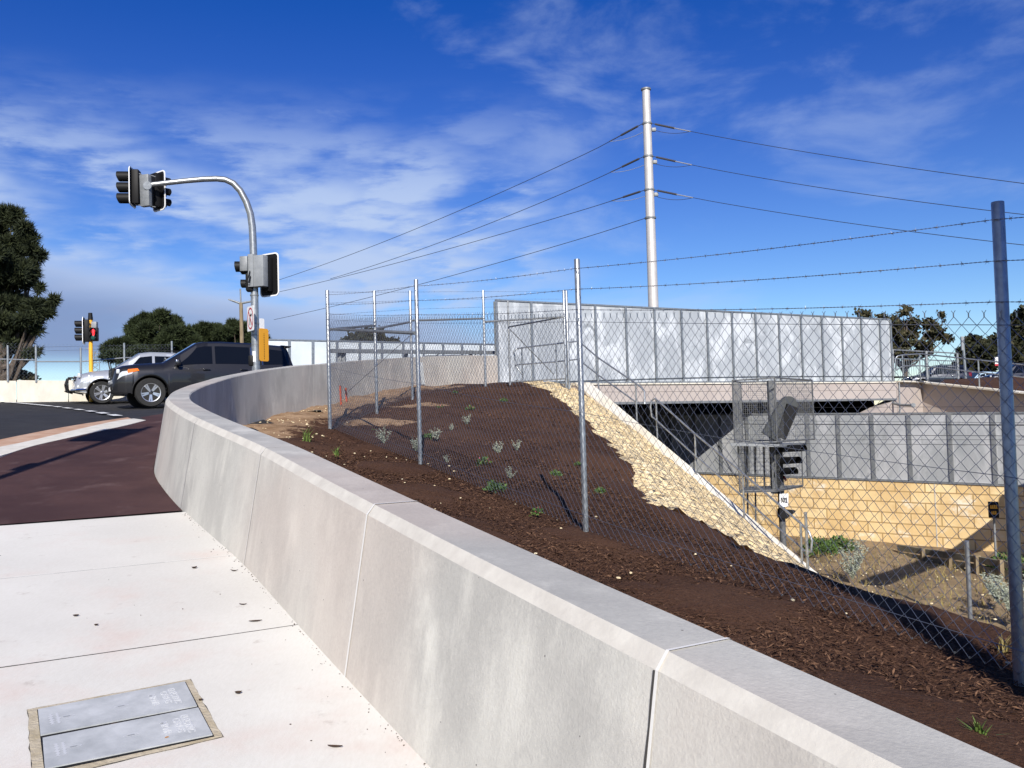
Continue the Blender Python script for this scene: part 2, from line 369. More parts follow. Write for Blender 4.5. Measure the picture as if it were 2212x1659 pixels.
M['steelpole'] = mat('steel_mast', (.56, .53, .51), (.63, .60, .58), 3, .5, .35)
M['black'] = mat('black_plastic', (.009, .009, .010), rough=.55, spec=.2)
M['blackgloss'] = mat('black_gloss', (.008, .008, .009), rough=.15, coat=.5)
M['white'] = mat('white_paint', (.8, .8, .8), rough=.5)
M['grey'] = mat('grey_enclosure', (.22, .235, .25), (.27, .285, .30), 6, .5)
M['sigsteel'] = mat('signal_steel', (.085, .09, .095), (.14, .145, .15), 9, .55, .2)
M['sigdark'] = mat('signal_dark_grey', (.035, .04, .043), rough=.6)
M['yellow'] = mat('yellow_paint', (.72, .36, .02), (.78, .42, .03), 5, .5)
M['orange'] = mat('orange_paint', (.72, .33, .02), rough=.5)
M['signred'] = mat('sign_red', (.45, .02, .03), rough=.5)
M['orangepeg'] = mat('peg_orange', (.75, .12, .03), rough=.7)
M['wood'] = mat('weathered_timber', (.16, .12, .07), (.28, .22, .14), 8, .9, bump=.4, stretch=(1, 1, .15))
M['sleeper'] = mat('sleeper_timber', (.10, .09, .065), (.19, .17, .12), 6, .9, bump=.4)
M['glass'] = mat('car_glass', (.005, .006, .008), rough=.05, spec=.35)
M['screen'] = mat('windscreen_glass', (.03, .05, .075), rough=.03, spec=.9, coat=.6)
M['paintgrey'] = mat('graphite_car_paint', (.018, .018, .021), (.022, .022, .026), 40, .38, .5, coat=.55)
M['paintsilver'] = mat('silver_car_paint', (.50, .52, .55), (.54, .56, .59), 40, .32, .55, coat=.6)
M['paintnavy'] = mat('navy_car_paint', (.010, .013, .025), rough=.3, metal=.3, coat=.6)
M['paintpale'] = mat('pale_car_paint', (.45, .6, .72), rough=.3, coat=.6)
M['tyre'] = mat('tyre_rubber', (.012, .012, .012), (.02, .02, .02), 20, .85)
M['rim'] = mat('alloy_rim', (.62, .63, .65), rough=.28, metal=.8)
M['chrome'] = mat('chrome', (.75, .75, .77), rough=.08, metal=1)
M['lamp'] = mat('headlamp_glass', (.62, .64, .64), (.85, .86, .86), 30, .08, .35, coat=1)
M['amber'] = mat('amber_lens', (.75, .16, .015), rough=.15, coat=.8)
M['taillight'] = mat('tail_lens', (.16, .005, .008), rough=.1, coat=.8)
M['limestone'] = None
def _ls():
    m = mat('limestone_blocks', (.6, .42, .2), rough=.9, bump=.35, c2=(.5, .4, .2), bscale=30); nt = m.node_tree; L = nt.links.new
    uv = N(nt, 'ShaderNodeUVMap'); uv.uv_map = 'UVMap'
    br = N(nt, 'ShaderNodeTexBrick'); L(uv.outputs[0], br.inputs['Vector'])
    br.inputs['Color1'].default_value = (0, 0, 0, 1); br.inputs['Color2'].default_value = (1, 1, 1, 1); br.inputs['Mortar'].default_value = (.5, .5, .5, 1)
    br.inputs['Scale'].default_value = 1; br.inputs['Brick Width'].default_value = .95; br.inputs['Row Height'].default_value = .35; br.inputs['Mortar Size'].default_value = .022; br.inputs['Mortar Smooth'].default_value = .3
    sep = N(nt, 'ShaderNodeSeparateColor'); L(br.outputs['Color'], sep.inputs[0])
    c = mixnode(nt, sep.outputs[0], (.76, .54, .25), (.90, .70, .39))
    c = mixnode(nt, noisenode(nt, 1.4, 6, .6, (1, 1, 1), .35, .75), c, (.66, .45, .21))
    c = mixnode(nt, noisenode(nt, 1.1, 6, .65, (1, 1, 1.4), .56, .70, (4, 1, 9)), c, (.86, .78, .62))
    c = mixnode(nt, br.outputs['Fac'], c, (.40, .26, .11))
    setcol(m, c)
    bp = [n for n in nt.nodes if n.type == 'BUMP'][0]
    return m
M['limestone'] = _ls()
def _stone():
    m = mat('limestone_pitching', (.7, .6, .4), rough=.95, c2=(.6, .5, .3), bump=.9, bscale=9); nt = m.node_tree; L = nt.links.new
    tc = N(nt, 'ShaderNodeTexCoord'); vo = N(nt, 'ShaderNodeTexVoronoi', Scale=4.2); L(tc.outputs['Object'], vo.inputs['Vector'])
    c = mixnode(nt, vo.outputs['Color'] if False else noisenode(nt, 2.6, 7, .65, (1, 1, 1), .3, .7), (.70, .52, .27), (.82, .68, .42))
    c = mixnode(nt, noisenode(nt, 5.5, 6, .7, (1, 1, 1), .60, .72, (3, 1, 2)), c, (.52, .36, .16))
    ve = N(nt, 'ShaderNodeTexVoronoi', Scale=6.5); ve.feature = 'DISTANCE_TO_EDGE'; wr = N(nt, 'ShaderNodeVectorMath', operation='ADD'); L(tc.outputs['Object'], wr.inputs[0])
    nz = N(nt, 'ShaderNodeTexNoise', Scale=3.0, Detail=4); L(tc.outputs['Object'], nz.inputs['Vector']); sc2 = N(nt, 'ShaderNodeVectorMath', operation='SCALE'); L(nz.outputs['Color'], sc2.inputs[0]); sc2.inputs['Scale'].default_value = .35; L(sc2.outputs[0], wr.inputs[1])
    L(wr.outputs[0], ve.inputs['Vector'])
    eg = N(nt, 'ShaderNodeMapRange'); L(ve.outputs['Distance'], eg.inputs[0]); eg.inputs[1].default_value = .0; eg.inputs[2].default_value = .10; eg.inputs[3].default_value = .5; eg.inputs[4].default_value = 0.
    c = mixnode(nt, eg.outputs[0], c, (.36, .23, .09))
    b2 = N(nt, 'ShaderNodeBump', Strength=1.0, Distance=.08); L(ve.outputs['Distance'], b2.inputs['Height']); ob_ = [n for n in nt.nodes if n.type == 'BUMP' and n != b2][0]; L(ob_.outputs[0], b2.inputs['Normal']); L(b2.outputs[0], nt.nodes['Principled BSDF'].inputs['Normal'])
    setcol(m, c); return m
M['stone'] = _stone()
M['stonechip'] = mat('limestone_rubble', (.68, .54, .32), (.80, .70, .48), 3, .95, bump=.5, bscale=20)
def _mulch():
    m = mat('bark_mulch', (.03, .016, .010), (.05, .03, .02), 3, .95, bump=1.0, bscale=45, spec=.15); nt = m.node_tree
    c = mixnode(nt, noisenode(nt, .9, 5, .6), (.056, .026, .0150), (.086, .043, .025))
    c = mixnode(nt, noisenode(nt, 28, 5, .7, (1, 1, 1), .50, .75), c, (.115, .064, .040))
    c = mixnode(nt, noisenode(nt, 60, 4, .7, (1, 1, 1), .50, .72, (2, 2, 2)), c, (.018, .010, .007))
    at = N(nt, 'ShaderNodeAttribute', attribute_name='sand')
    s = mixnode(nt, noisenode(nt, 4, 6, .65), (.22, .135, .075), (.37, .25, .155))
    edge = N(nt, 'ShaderNodeMath', operation='ADD'); nt.links.new(at.outputs['Fac'], edge.inputs[0])
    nz = N(nt, 'ShaderNodeMath', operation='MULTIPLY_ADD'); nt.links.new(noisenode(nt, 3.5, 6, .7, (1, 1, 1), .1, .9), nz.inputs[0]); nz.inputs[1].default_value = .8; nz.inputs[2].default_value = -.4
    nt.links.new(nz.outputs[0], edge.inputs[1])
    rr = N(nt, 'ShaderNodeMapRange', interpolation_type='SMOOTHSTEP'); nt.links.new(edge.outputs[0], rr.inputs[0]); rr.inputs[1].default_value = .4; rr.inputs[2].default_value = .62
    setcol(m, mixnode(nt, rr.outputs[0], c, s)); return m
M['mulch'] = _mulch()
M['chip'] = mat('bark_chip', (.055, .028, .018), rough=.95, spec=.15, tone=(.19, .105, .062))
M['railground'] = mat('rail_corridor_soil', (.20, .14, .075), (.30, .22, .125), 1.2, .95, bump=.8, bscale=14)
def _rg():
    m = M['railground']; nt = m.node_tree
    c = mixnode(nt, noisenode(nt, .8, 6, .6), (.17, .115, .06), (.29, .205, .115))
    c = mixnode(nt, noisenode(nt, 7, 6, .7, (1, 1, 1), .52, .68), c, (.07, .055, .03))
    c = mixnode(nt, noisenode(nt, 1.5, 6, .7, (1, 1, 1), .55, .75, (5, 5, 5)), c, (.13, .125, .06))
    c = mixnode(nt, noisenode(nt, 16, 4, .7, (1, 1, 1), .62, .72, (1, 2, 8)), c, (.38, .33, .25))
    setcol(m, c)
_rg()
M['farground'] = mat('far_ground', (.10, .10, .05), (.17, .14, .08), .02, .95)
M['pine'] = mat('pine_needles', (.012, .018, .009), rough=.75, tone=(.046, .056, .022), spec=.25)
M['scrub'] = mat('pine_crown', (.016, .024, .010), rough=.75, tone=(.046, .062, .022), spec=.25)
M['gum'] = mat('gum_leaves', (.020, .026, .012), rough=.7, tone=(.085, .070, .034), spec=.25)
M['darkleaf'] = mat('dark_tree_leaves', (.014, .019, .009), rough=.7, tone=(.048, .046, .020), spec=.25)
M['bark'] = mat('tree_bark', (.06, .045, .035), (.12, .095, .075), 6, .9, bump=.5)
M['silverleaf'] = mat('silver_leaves', (.20, .22, .17), rough=.8, tone=(.40, .43, .34))
M['greenleaf'] = mat('green_leaves', (.035, .075, .018), rough=.7, tone=(.10, .17, .035))
M['grassleaf'] = mat('grass_blades', (.06, .12, .02), rough=.7, tone=(.17, .25, .05))
M['dryleaf'] = mat('dry_blades', (.20, .15, .05), rough=.8, tone=(.30, .24, .08))
M['pink'] = mat('pink_flowers', (.35, .04, .08), rough=.7, tone=(.55, .14, .2))
M['litter'] = mat('dead_leaf', (.05, .028, .015), rough=.85)
M['lid'] = mat('lid_metal', (.34, .355, .365), (.50, .515, .53), 6, .6, .0, bump=.05)
M['lidtext'] = mat('lid_lettering', (.60, .61, .62), rough=.5, metal=.2)
M['pitring'] = mat('pit_mortar', (.36, .30, .20), (.50, .44, .34), 9, .9, bump=.5)
M['rust'] = mat('rust_spot', (.5, .22, .05), rough=.9)
def emit(name, c, s):
    m = mat(name, c); b = m.node_tree.nodes['Principled BSDF']; b.inputs['Emission Color'].default_value = (*c, 1); b.inputs['Emission Strength'].default_value = s; return m
M['redlit'] = emit('red_signal_lit', (1, .02, .03), 1.6)
M['reddark'] = mat('red_lens', (.16, .01, .01), rough=.2)
M['greendark'] = mat('green_lens', (.01, .06, .05), rough=.2)
M['insul'] = mat('insulator', (.06, .06, .07), rough=.5)
M['conductor'] = mat('conductor', (.05, .05, .055), rough=.5, metal=.3)
M['conductorlit'] = mat('bright_fitting', (.6, .62, .66), rough=.3, metal=.6)
# ================================================================== GROUND AND PAVING
def sheet(name, pts, H, off, m, cuts=5, thick=0.):
    """flat paved area from its plan outline, following the ground H, with a skirt"""
    bm = bmesh.new(); vs = [bm.verts.new((p.x, p.y, 0)) for p in pts]
    tr = tessellate_polygon([[Vector((p.x, p.y, 0)) for p in pts]])
    for t in tr: bm.faces.new([vs[i] for i in t])
    for _ in range(cuts):
        es = [e for e in bm.edges if e.calc_length() > .6]
        if not es: break
        bmesh.ops.subdivide_edges(bm, edges=es, cuts=1)
        bmesh.ops.triangulate(bm, faces=bm.faces[:])
    top = [v for v in bm.verts]
    for v in top: v.co.z = H(v.co.x, v.co.y)+off
    bmesh.ops.recalc_face_normals(bm, faces=bm.faces[:])
    for f in bm.faces:
        f.normal_update()
        if f.normal.z < 0: f.normal_flip()
    if thick:
        be = [e for e in bm.edges if len(e.link_faces) == 1]
        r = bmesh.ops.extrude_edge_only(bm, edges=be)
        for g in r['geom']:
            if isinstance(g, bmesh.types.BMVert): g.co.z -= thick
    me = bpy.data.meshes.new(name); bm.to_mesh(me); bm.free(); me.materials.append(m)
    o = bpy.data.objects.new(name, me); COL.objects.link(o); WM[o.name] = Matrix.Identity(4); return o

# wall line first: the inner top edge of the wall, read off the photo and put at wall height on the ground
WH = .78
inner_px = [(1580, 1378), (1250, 1236), (905, 1083), (760, 1017), (640, 961), (535, 922), (470, 896), (449, 885.4), (413.6, 867), (407.5, 856), (413.6, 846), (446, 831), (502.6, 813.6), (577, 798.5), (650, 789.4), (700, 786)]
wl = [hit(px, py, H1, WH) for px, py in inner_px[:12]]
far_tr = [P(446, 831, 12.19), P(502.6, 813.6, 14.1), P(577, 798.5, 15.9), P(650, 789.4, 17.4), P(700, 786, 18.6), P(780, 778.5, 20.6), P(860, 773, 22.6), P(940, 769, 24.4), P(1010, 767.5, 25.8), P(1078, 768, 27.0)]
wl += far_tr[1:5]
wl += [P(780, 778.5, 20.6), P(860, 773, 22.6), P(940, 769, 24.4), P(1010, 767.5, 25.8), P(1078, 768, 27.0)]
wl = [Vector((p.x, p.y, 0)) for p in wl]
d0 = (wl[0]-wl[2]).normalized(); wl = [wl[0]+d0*5.5, wl[0]+d0*2.5] + wl
def resample(pts, st):
    out = [pts[0].copy()]; acc = 0
    for a, b in zip(pts[:-1], pts[1:]):
        L = (b-a).length; t = st-acc
        while t <= L: out.append(a+(b-a)*(t/L)); t += st
        acc = (acc+L) % st if L+acc >= st else acc+L
    return out
def smooth(pts, n):
    for _ in range(n): pts = [pts[0]] + [(pts[i-1]+pts[i]*2+pts[i+1])/4 for i in range(1, len(pts)-1)] + [pts[-1]]
    return pts
wline = smooth(resample(wl, .10), 30)
print('WALL', [(round(p.x, 2), round(p.y, 2)) for p in wline[::20]])
WN = len(wline)
wnrm = []
for i in range(WN):
    d = (wline[min(i+1, WN-1)]-wline[max(i-1, 0)]).normalized(); wnrm.append(Vector((-d.y, d.x, 0)))   # left of travel = path side
TW = .26
def wtop(i):
    p = wline[i]; return H1(p.x, p.y)+WH
# top height of the far leg follows the pixels that were traced
_twz = []
for i in range(WN): _twz.append(wtop(i))
for i in range(WN):
    y = wline[i].y
    if y > 12.2 and i > WN//4:
        zt = np.interp(y, [q.y for q in far_tr], [q.z for q in far_tr]); w = min(1, (y-12.2)/1.5); _twz[i] = _twz[i]*(1-w)+zt*w
outer_base = [wline[i]+wnrm[i]*(TW+.13) for i in range(WN)]

# one sheet of made ground on the road side of the wall
def road_side(l, T): return True
def grid_mesh(name, l0, l1, T0, T1, st, zf, keep, m, sand=None):
    ls = np.arange(l0, l1+1e-6, st); Ts = np.arange(T0, T1+1e-6, st)
    idx = {}; vs = []; fs = []; at = []
    for i, l in enumerate(ls):
        for j, T in enumerate(Ts):
            idx[i, j] = len(vs); p = lt(l, T); p.z = zf(l, T); vs.append(p)
            at.append(sand(p, l, T) if sand else 0.)
    for i in range(len(ls)-1):
        for j in range(len(Ts)-1):
            if keep(ls[i]+st/2, Ts[j]+st/2): fs.append((idx[i, j], idx[i, j+1], idx[i+1, j+1], idx[i+1, j]))
    used = sorted({k for f in fs for k in f}); mp = {k: n for n, k in enumerate(used)}
    me = bpy.data.meshes.new(name); me.from_pydata([tuple(vs[k]) for k in used], [], [tuple(reversed([mp[k] for k in f])) for f in fs])
    me.polygons.foreach_set('use_smooth', [True]*len(fs)); me.materials.append(m)
    if sand:
        a = me.attributes.new('sand', 'FLOAT', 'POINT'); a.data.foreach_set('value', [at[k] for k in used])
    bm = bmesh.new(); bm.from_mesh(me); bmesh.ops.recalc_face_normals(bm, faces=bm.faces[:])
    if sum(f.normal.z for f in bm.faces) < 0:
        bmesh.ops.reverse_faces(bm, faces=bm.faces[:])
    bm.to_mesh(me); bm.free()
    o = bpy.data.objects.new(name, me); COL.objects.link(o); WM[o.name] = Matrix.Identity(4); return o
wmid_l = []; wmid_T = []
for i in range(0, WN):
    p = wline[i]+wnrm[i]*(TW*.5); a, b = to_lt(p.x, p.y); wmid_l.append(float(a)); wmid_T.append(float(b))
# monotone in l for the look-up
_o = np.argsort(wmid_l); _wl = np.array(wmid_l)[_o]; _wT = np.array(wmid_T)[_o]
def wallT(l): return float(np.interp(l, _wl, _wT))
lend = float(max(wmid_l))
H1row = {}
def zroad(l, T): return float(_H1(l, T)[0])-.03
struct(grid_mesh('road_ground', -4, 36, -26, 34, .5, zroad, lambda l, T: T < wallT(l)+.3 if l < lend-.3 else (l > 23.4), M['asphalt']))

# red cycle path, pale footpath slabs, kerb, gutter, give-way line
def HP(px, py, off=0.): return hit(px, py, H1, off)
ob = [p for p in outer_base]
def ob_between(l0, l1):
    r = []
    for p in ob[::3]:
        l, T = to_lt(p.x, p.y)
        if l0 <= l <= l1: r.append(p)
    return r
def slab(l0, l1, name='footpath_slab'):
    pts = [lt(l0, -5.2), lt(l1, -5.2), lt(l1, 1.52), lt(l0, 1.52)]
    return pts
LJ = [-3.0, 1.2, 2.95, 4.72, 6.32, 7.93]
fp = MB()
bpath = bpy.data.meshes.new('footpath')
bm = bmesh.new()
for a, b in zip(LJ[:-1], LJ[1:]):
    g = .003
    n = 14
    for k in range(n):
        T0_, T1_ = -5.2+(6.72+.1)*k/n, -5.2+(6.72+.1)*(k+1)/n
        q = [bm.verts.new(lt(l, T, zroad(l, T)+.03+.012)) for l, T in ((a+g, T0_), (a+g, T1_), (b-g, T1_), (b-g, T0_))]
        bm.faces.new(q)
bmesh.ops.remove_doubles(bm, verts=bm.verts[:], dist=1e-4)
for f in bm.faces:
    f.normal_update()
    if f.normal.z < 0: f.normal_flip()
be = [e for e in bm.edges if len(e.link_faces) == 1]
bm.to_mesh(bpath); bm.free(); bpath.materials.append(M['path'])
o = bpy.data.objects.new('footpath', bpath); COL.objects.link(o); struct(o)
o = sheet('footpath_base', [lt(-3, -5.1), lt(7.9, -5.1), lt(7.9, 1.5), lt(-3, 1.5)], H1, -.002, M['dark'], 4); struct(o)
jm = MB()
for lj, w_, m_ in ((4.72, .0045, 0), (6.32, .005, 1), (2.95, .005, 1)):
    jm.cur = m_
    for k in range(30):
        Ta_, Tb_ = -5+6.6*k/30, -5+6.6*(k+1)/30; w1 = w_*rnd.uniform(.6, 1.2)*(1 if Ta_ < .9 or m_ else .4)
        jm.add([lt(l, T, zroad(l, T)+.03+.0135) for l, T in ((lj-w1, Ta_), (lj-w1, Tb_), (lj+w1, Tb_), (lj+w1, Ta_))], [(0, 1, 2, 3)])
struct(jm.build('path_joint', [M['dark'], M['seal']], fixn=False))
k_out = [(-260, 1030), (0, 990), (55, 968), (165, 943.5), (276, 920), (316, 909)]
k_in = [(-260, 1003), (0, 965.6), (83, 947.6), (193, 921), (276, 903.5), (303, 904.5)]
g_in = [(-260, 985), (0, 950), (110, 928), (276, 902)]
KO = [HP(*q) for q in k_out]; KI = [HP(px, py, .02) for px, py in k_in]; GI = [HP(*q) for q in g_in]
red = [lt(7.90, -7.5)] + [KO[0]] + KO[1:] + [HP(303, 902.3), HP(347, 895.2), HP(420, 884)] + list(reversed(ob_between(7.90, 15.2)[0:])) 
redpts = [Vector((p.x, p.y, 0)) for p in red]
struct(sheet('cycle_path', redpts, H1, .007, M['red'], 7))
kb = MB()
KOs, KIs = smooth(resample([Vector((p.x, p.y, 0)) for p in KO], .25), 3), smooth(resample([Vector((p.x, p.y, 0)) for p in KI], .25), 3)
def along(pts, n):
    cum = [0]
    for a, b in zip(pts[:-1], pts[1:]): cum.append(cum[-1]+(b-a).length)
    out = []
    for k in range(n):
        s = cum[-1]*k/(n-1); i = min(max(np.searchsorted(cum, s)-1, 0), len(pts)-2); f = (s-cum[i])/max(cum[i+1]-cum[i], 1e-6); out.append(pts[i]+(pts[i+1]-pts[i])*f)
    return out
KA, KB = along(KOs, 40), along(KIs, 40); rows = []
for k in range(40):
    a, b = KA[k], KB[k]; d_ = (b-a)
    za, zb = H1(a.x, a.y), H1(b.x, b.y); c = b+d_*.10
    rows.append([Vector((a.x, a.y, za-.06)), Vector((a.x, a.y, za+.012)), Vector((a.x+d_.x*.05, a.y+d_.y*.05, za+.017)), Vector((b.x-d_.x*.08, b.y-d_.y*.08, zb+.019)), Vector((b.x, b.y, zb+.012)), Vector((c.x, c.y, zb-.02)), Vector((c.x, c.y, zb-.1))])
kb.grid(rows); struct(kb.build('kerb', M['kerb'], smooth=30))
GIs = along([Vector((p.x, p.y, 0)) for p in GI], 40); gb = MB(); rows = []
for k in range(40):
    a, b = KB[k], GIs[k]; rows.append([Vector((q.x, q.y, H1(q.x, q.y)+.004)) for q in (a+(a-b)*0.0, a+(b-a)*.42, a+(b-a)*.5, b)])
gb.grid(rows); struct(gb.build('gutter', M['gutter']))
# give-way line, thin solid start and then dashes
pm = MB()
def dash(a, b, w):
    pa, pb = HP(*a), HP(*b); d = (pb-pa).normalized(); n = Vector((-d.y, d.x, 0))*w/2
    pm.add([Vector((q.x, q.y, H1(q.x, q.y)+.006)) for q in (pa-n, pb-n, pb+n, pa+n)], [(0, 1, 2, 3)])
dpx = [((40, 870.5), (112, 877.3)), ((119, 878), (130, 879.4)), ((139, 880.6), (153, 882.4)), ((164, 883.8), (178, 885.8)), ((189, 887.3), (203, 889.3)), ((214, 891), (229, 893.6)), ((240, 895.6), (256, 898.6))]
for a, b in dpx: dash(a, b, .16)
dash((-60, 864), (40, 870.5), .12)
struct(pm.build('road_marking', M['paint']))

# mulched bank, stone pitching and railway ground
def sandf(p, l, T):
    v = 0.
    # bare soil inside the curve of the wall
    tw = wallT(l); dist = T-tw
    if l > 9.6: v = max(v, .95-.75*max(0, dist-.25-.20*max(0, l-10.8)*.40))
    for (c, rx, ry) in SANDP:
        a, b = l-c[0], T-c[1]; v = max(v, 1.05-((a/rx)**2+(b/ry)**2)*.6)
    return v
SANDP = []
for px, py, rx, ry in ((822, 914, .42, .7), (893, 876, .40, .8), (930, 838, .7, 1.0)):
    p = hit(px, py, H2, 0, 8); l, T = to_lt(p.x, p.y); SANDP.append(((float(l), float(T)), rx, ry))
NZ = np.random.RandomState(3)
def zb(l, T):
    return H2lt(l, T) + (.025*math.sin(l*3.1+T*1.7)+.02*math.sin(l*1.3-T*4.2)+rnd.uniform(-.018, .018) if T < 14 else rnd.uniform(-.03, .03))
crest_l = [3.3, 5.8, 7.3, 10.8, 13, 15.5, 17.5, 19.5, 25]; crest_T = [5.4, 5.4, 5.8, 8.1, 9.4, 10.5, 11.2, 11.9, 12.4]
def stoneT(l): return float(np.interp(l, crest_l, crest_T))
def in_bank(l, T): return T > wallT(l) and T < 14.5 and (l < 24.0)
struct(grid_mesh('mulch_bank', -8, 24, 1.4, 14.5, .125, zb, in_bank, M['mulch'], sandf))
_sn = [rnd.uniform(-1, 1) for _ in range(400)]
def zs(l, T):
    q = l*2.7; i_ = int(q) % 390; e_ = (_sn[i_]*(1-q % 1)+_sn[i_+1]*(q % 1))*.08+rnd.uniform(-.04, .04)
    f = min(1, max(0, (T-stoneT(l)-e_)/.30)) if l < 21.5 else 1
    return H2lt(l, T) - .05 + .11*f + rnd.uniform(-.045, .045)*f
struct(grid_mesh('stone_pitching', 7.5, 21.4, 5.5, 13.2, .11, zs, lambda l, T: T > stoneT(l)-.1 and (l < 20.4 or T > 10.5), M['stone']))
# landing of sandy stone at the head of the stair
def zl(l, T): return -4.72 + .05*math.sin(l*.7)*math.sin(T*.6) + rnd.uniform(-.03, .03) + .25*min(1, max(0, (T-20)/5))
struct(grid_mesh('rail_corridor_ground', -8, 62, 11, 34, .33, zl, lambda l, T: True, M['railground']))
fg = MB()
rows = []
for r_ in (0, 30, 120, 500, 2500):
    rows.append([Vector((r_*math.cos(2*math.pi*k/48), r_*math.sin(2*math.pi*k/48), -5.6 if r_ < 400 else -5.6-(r_-400)*.002)) for k in range(49)])
fg.grid(rows[1:]); fg.add(rows[1][:48], [tuple(range(48))])
struct(fg.build('ground', M['farground']))

# loose bark and stones lying on the mulch
def scatter(name, n, region, H, size, mats, kind, flat=.25, aspect=4., zoff=.0, near=None, tone=True):
    mb = MB(); tn = []
    k = 0
    while k < n:
        q = region()
        if q is None: continue
        x, y = q; z = H(x, y)+zoff; L = size*rnd.uniform(.5, 1.6); w = L/aspect*rnd.uniform(.6, 1.5); h = w*flat
        rt = Matrix.Rotation(rnd.uniform(0, 6.28), 3, 'Z') @ Matrix.Rotation(rnd.uniform(-.45, .45), 3, 'X') @ Matrix.Rotation(rnd.uniform(-.5, .5), 3, 'Y')
        a = rnd.uniform(-.3, .3)*w
        vs = [(-L/2, -w/2, 0), (L*.1, -w*.55+a, h), (L/2, w*.1, 0), (L*.05, w/2, 0), (-L*.35, w*.4, h*.6)]
        mb.add([rt @ Vector(v)+Vector((x, y, z)) for v in vs], [(0, 1, 2, 3, 4)]); t = rnd.random()**3; tn.append(t); k += 1
    o = mb.build(name, mats, fixn=False)
    a = o.data.attributes.new('tone', 'FLOAT', 'FACE'); a.data.foreach_set('value', tn); struct(o, kind); return o
def reg_near():
    l = .8+11.*rnd.random()**1.15; T = rnd.uniform(wallT(l)+.2, min(6.4, stoneT(l)))
    p = lt(l, T); return p.x, p.y
scatter('bark_chips', 85000, reg_near, lambda x, y: H2(x, y)+.012, .036, M['chip'], 'stuff', .5, 8)
def reg_far():
    l = rnd.uniform(8, 20); T = rnd.uniform(wallT(l)+1.2, stoneT(l)+.15); p = lt(l, T); return p.x, p.y
scatter('bark_chips', 12000, reg_far, lambda x, y: H2(x, y)+.012, .05, M['chip'], 'stuff', .5, 7)
def lump(mb, c, r):
    bm = bmesh.new(); bmesh.ops.create_icosphere(bm, subdivisions=1, radius=r)
    s = Vector((rnd.uniform(.7, 1.3), rnd.uniform(.7, 1.3), rnd.uniform(.4, .7)))
    q = Matrix.Rotation(rnd.uniform(0, 6), 3, 'Z')
    bm.verts.index_update()
    mb.add([q @ Vector((v.co.x*s.x*rnd.uniform(.75, 1.2), v.co.y*s.y*rnd.uniform(.75, 1.2), v.co.z*s.z*rnd.uniform(.8, 1.15)))+c for v in bm.verts], [[v.index for v in f.verts] for f in bm.faces]); bm.free()
mb = MB()
for _ in range(650):
    l = rnd.uniform(8, 20); T = stoneT(l)+abs(rnd.gauss(0, 1.1))+.3
    if T > 12.9: continue
    p = lt(l, T); lump(mb, Vector((p.x, p.y, H2(p.x, p.y)+.05)), rnd.uniform(.02, .055))
struct(mb.build('limestone_rubble', M['stonechip'], smooth=25), 'stuff')
mb = MB()
for _ in range(170):
    l = rnd.uniform(9.8, 17.5); T = wallT(l)+.25+abs(rnd.gauss(0, .7)); p = lt(l, T); lump(mb, Vector((p.x, p.y, H2(p.x, p.y)+.01)), rnd.uniform(.008, .022))
for _ in range(90):
    l = rnd.uniform(0, 12); T = rnd.uniform(wallT(l)+.3, 5); p = lt(l, T); lump(mb, Vector((p.x, p.y, H2(p.x, p.y)+.015)), rnd.uniform(.008, .02))
struct(mb.build('loose_stones', M['stonechip'], smooth=25), 'stuff')
mb = MB()
for _ in range(900):
    l = rnd.uniform(3, 20); T = rnd.uniform(11.5, 24.5); p = lt(l, T); lump(mb, Vector((p.x, p.y, -4.66+.25*min(1, max(0, (T-20)/5)))), rnd.uniform(.010, .034))
struct(mb.build('corridor_stones', M['stonechip'], smooth=25), 'stuff')
# grit along the foot of the wall and dead specks on the path
mb = MB()
for _ in range(520):
    i = rnd.randrange(20, WN//2+30); p = outer_base[i].lerp(outer_base[i+1], rnd.random())+wnrm[i]*(abs(rnd.gauss(0, .016))+.10*(rnd.random() < .12)*rnd.random()); lump(mb, Vector((p.x, p.y, H1(p.x, p.y)+.014)), rnd.uniform(.0012, .0045))
for _ in range(110):
    l = rnd.uniform(.8, 9.5); T = rnd.uniform(-3.2, 1.4); p = lt(l, T); lump(mb, Vector((p.x, p.y, H1(p.x, p.y)+.014)), rnd.uniform(.0015, .005))
struct(mb.build('path_grit', M['litter']), 'stuff')

# ================================================================== CONCRETE WALL
wall = thing('concrete_wall', 'long pale grey cast concrete wall that curves round from the footpath towards the bridge', 'wall', wline[0])
def wall_section(i):
    p, n = wline[i], wnrm[i]; zt = _twz[i]; b = H1(p.x, p.y)-.25
    return [Vector((p.x, p.y, b)), Vector((p.x, p.y, zt-.012)), Vector((p.x, p.y, zt))+n*.012, Vector((p.x, p.y, zt))+n*(TW-.035), Vector((p.x, p.y, zt-.045))+n*TW, Vector((p.x, p.y, b))+n*(TW+.13*(zt-b)/.8)]
cuml = [0]
for a, b in zip(wline[:-1], wline[1:]): cuml.append(cuml[-1]+(b-a).length)
ls_ = [to_lt(p.x, p.y)[0] for p in wline]
i2 = min(range(WN//3), key=lambda i: abs(float(ls_[i])-1.83)); s2 = cuml[i2]
i1 = min(range(WN//2), key=lambda i: abs((wline[i]+wnrm[i]*TW-hit(822, 1087, H1, WH)).xy.length)); s1 = cuml[i1]
step = s1-s2
print('joint step', step)
joints = [i2, i1]
s = s2-step
while s > .3: joints.insert(0, min(range(WN), key=lambda i: abs(cuml[i]-s))); s -= step
s = s1+step
while s < cuml[-1]-.5: joints.append(min(range(WN), key=lambda i: abs(cuml[i]-s))); s += step
segs = list(zip([0]+joints, joints+[WN-1]))
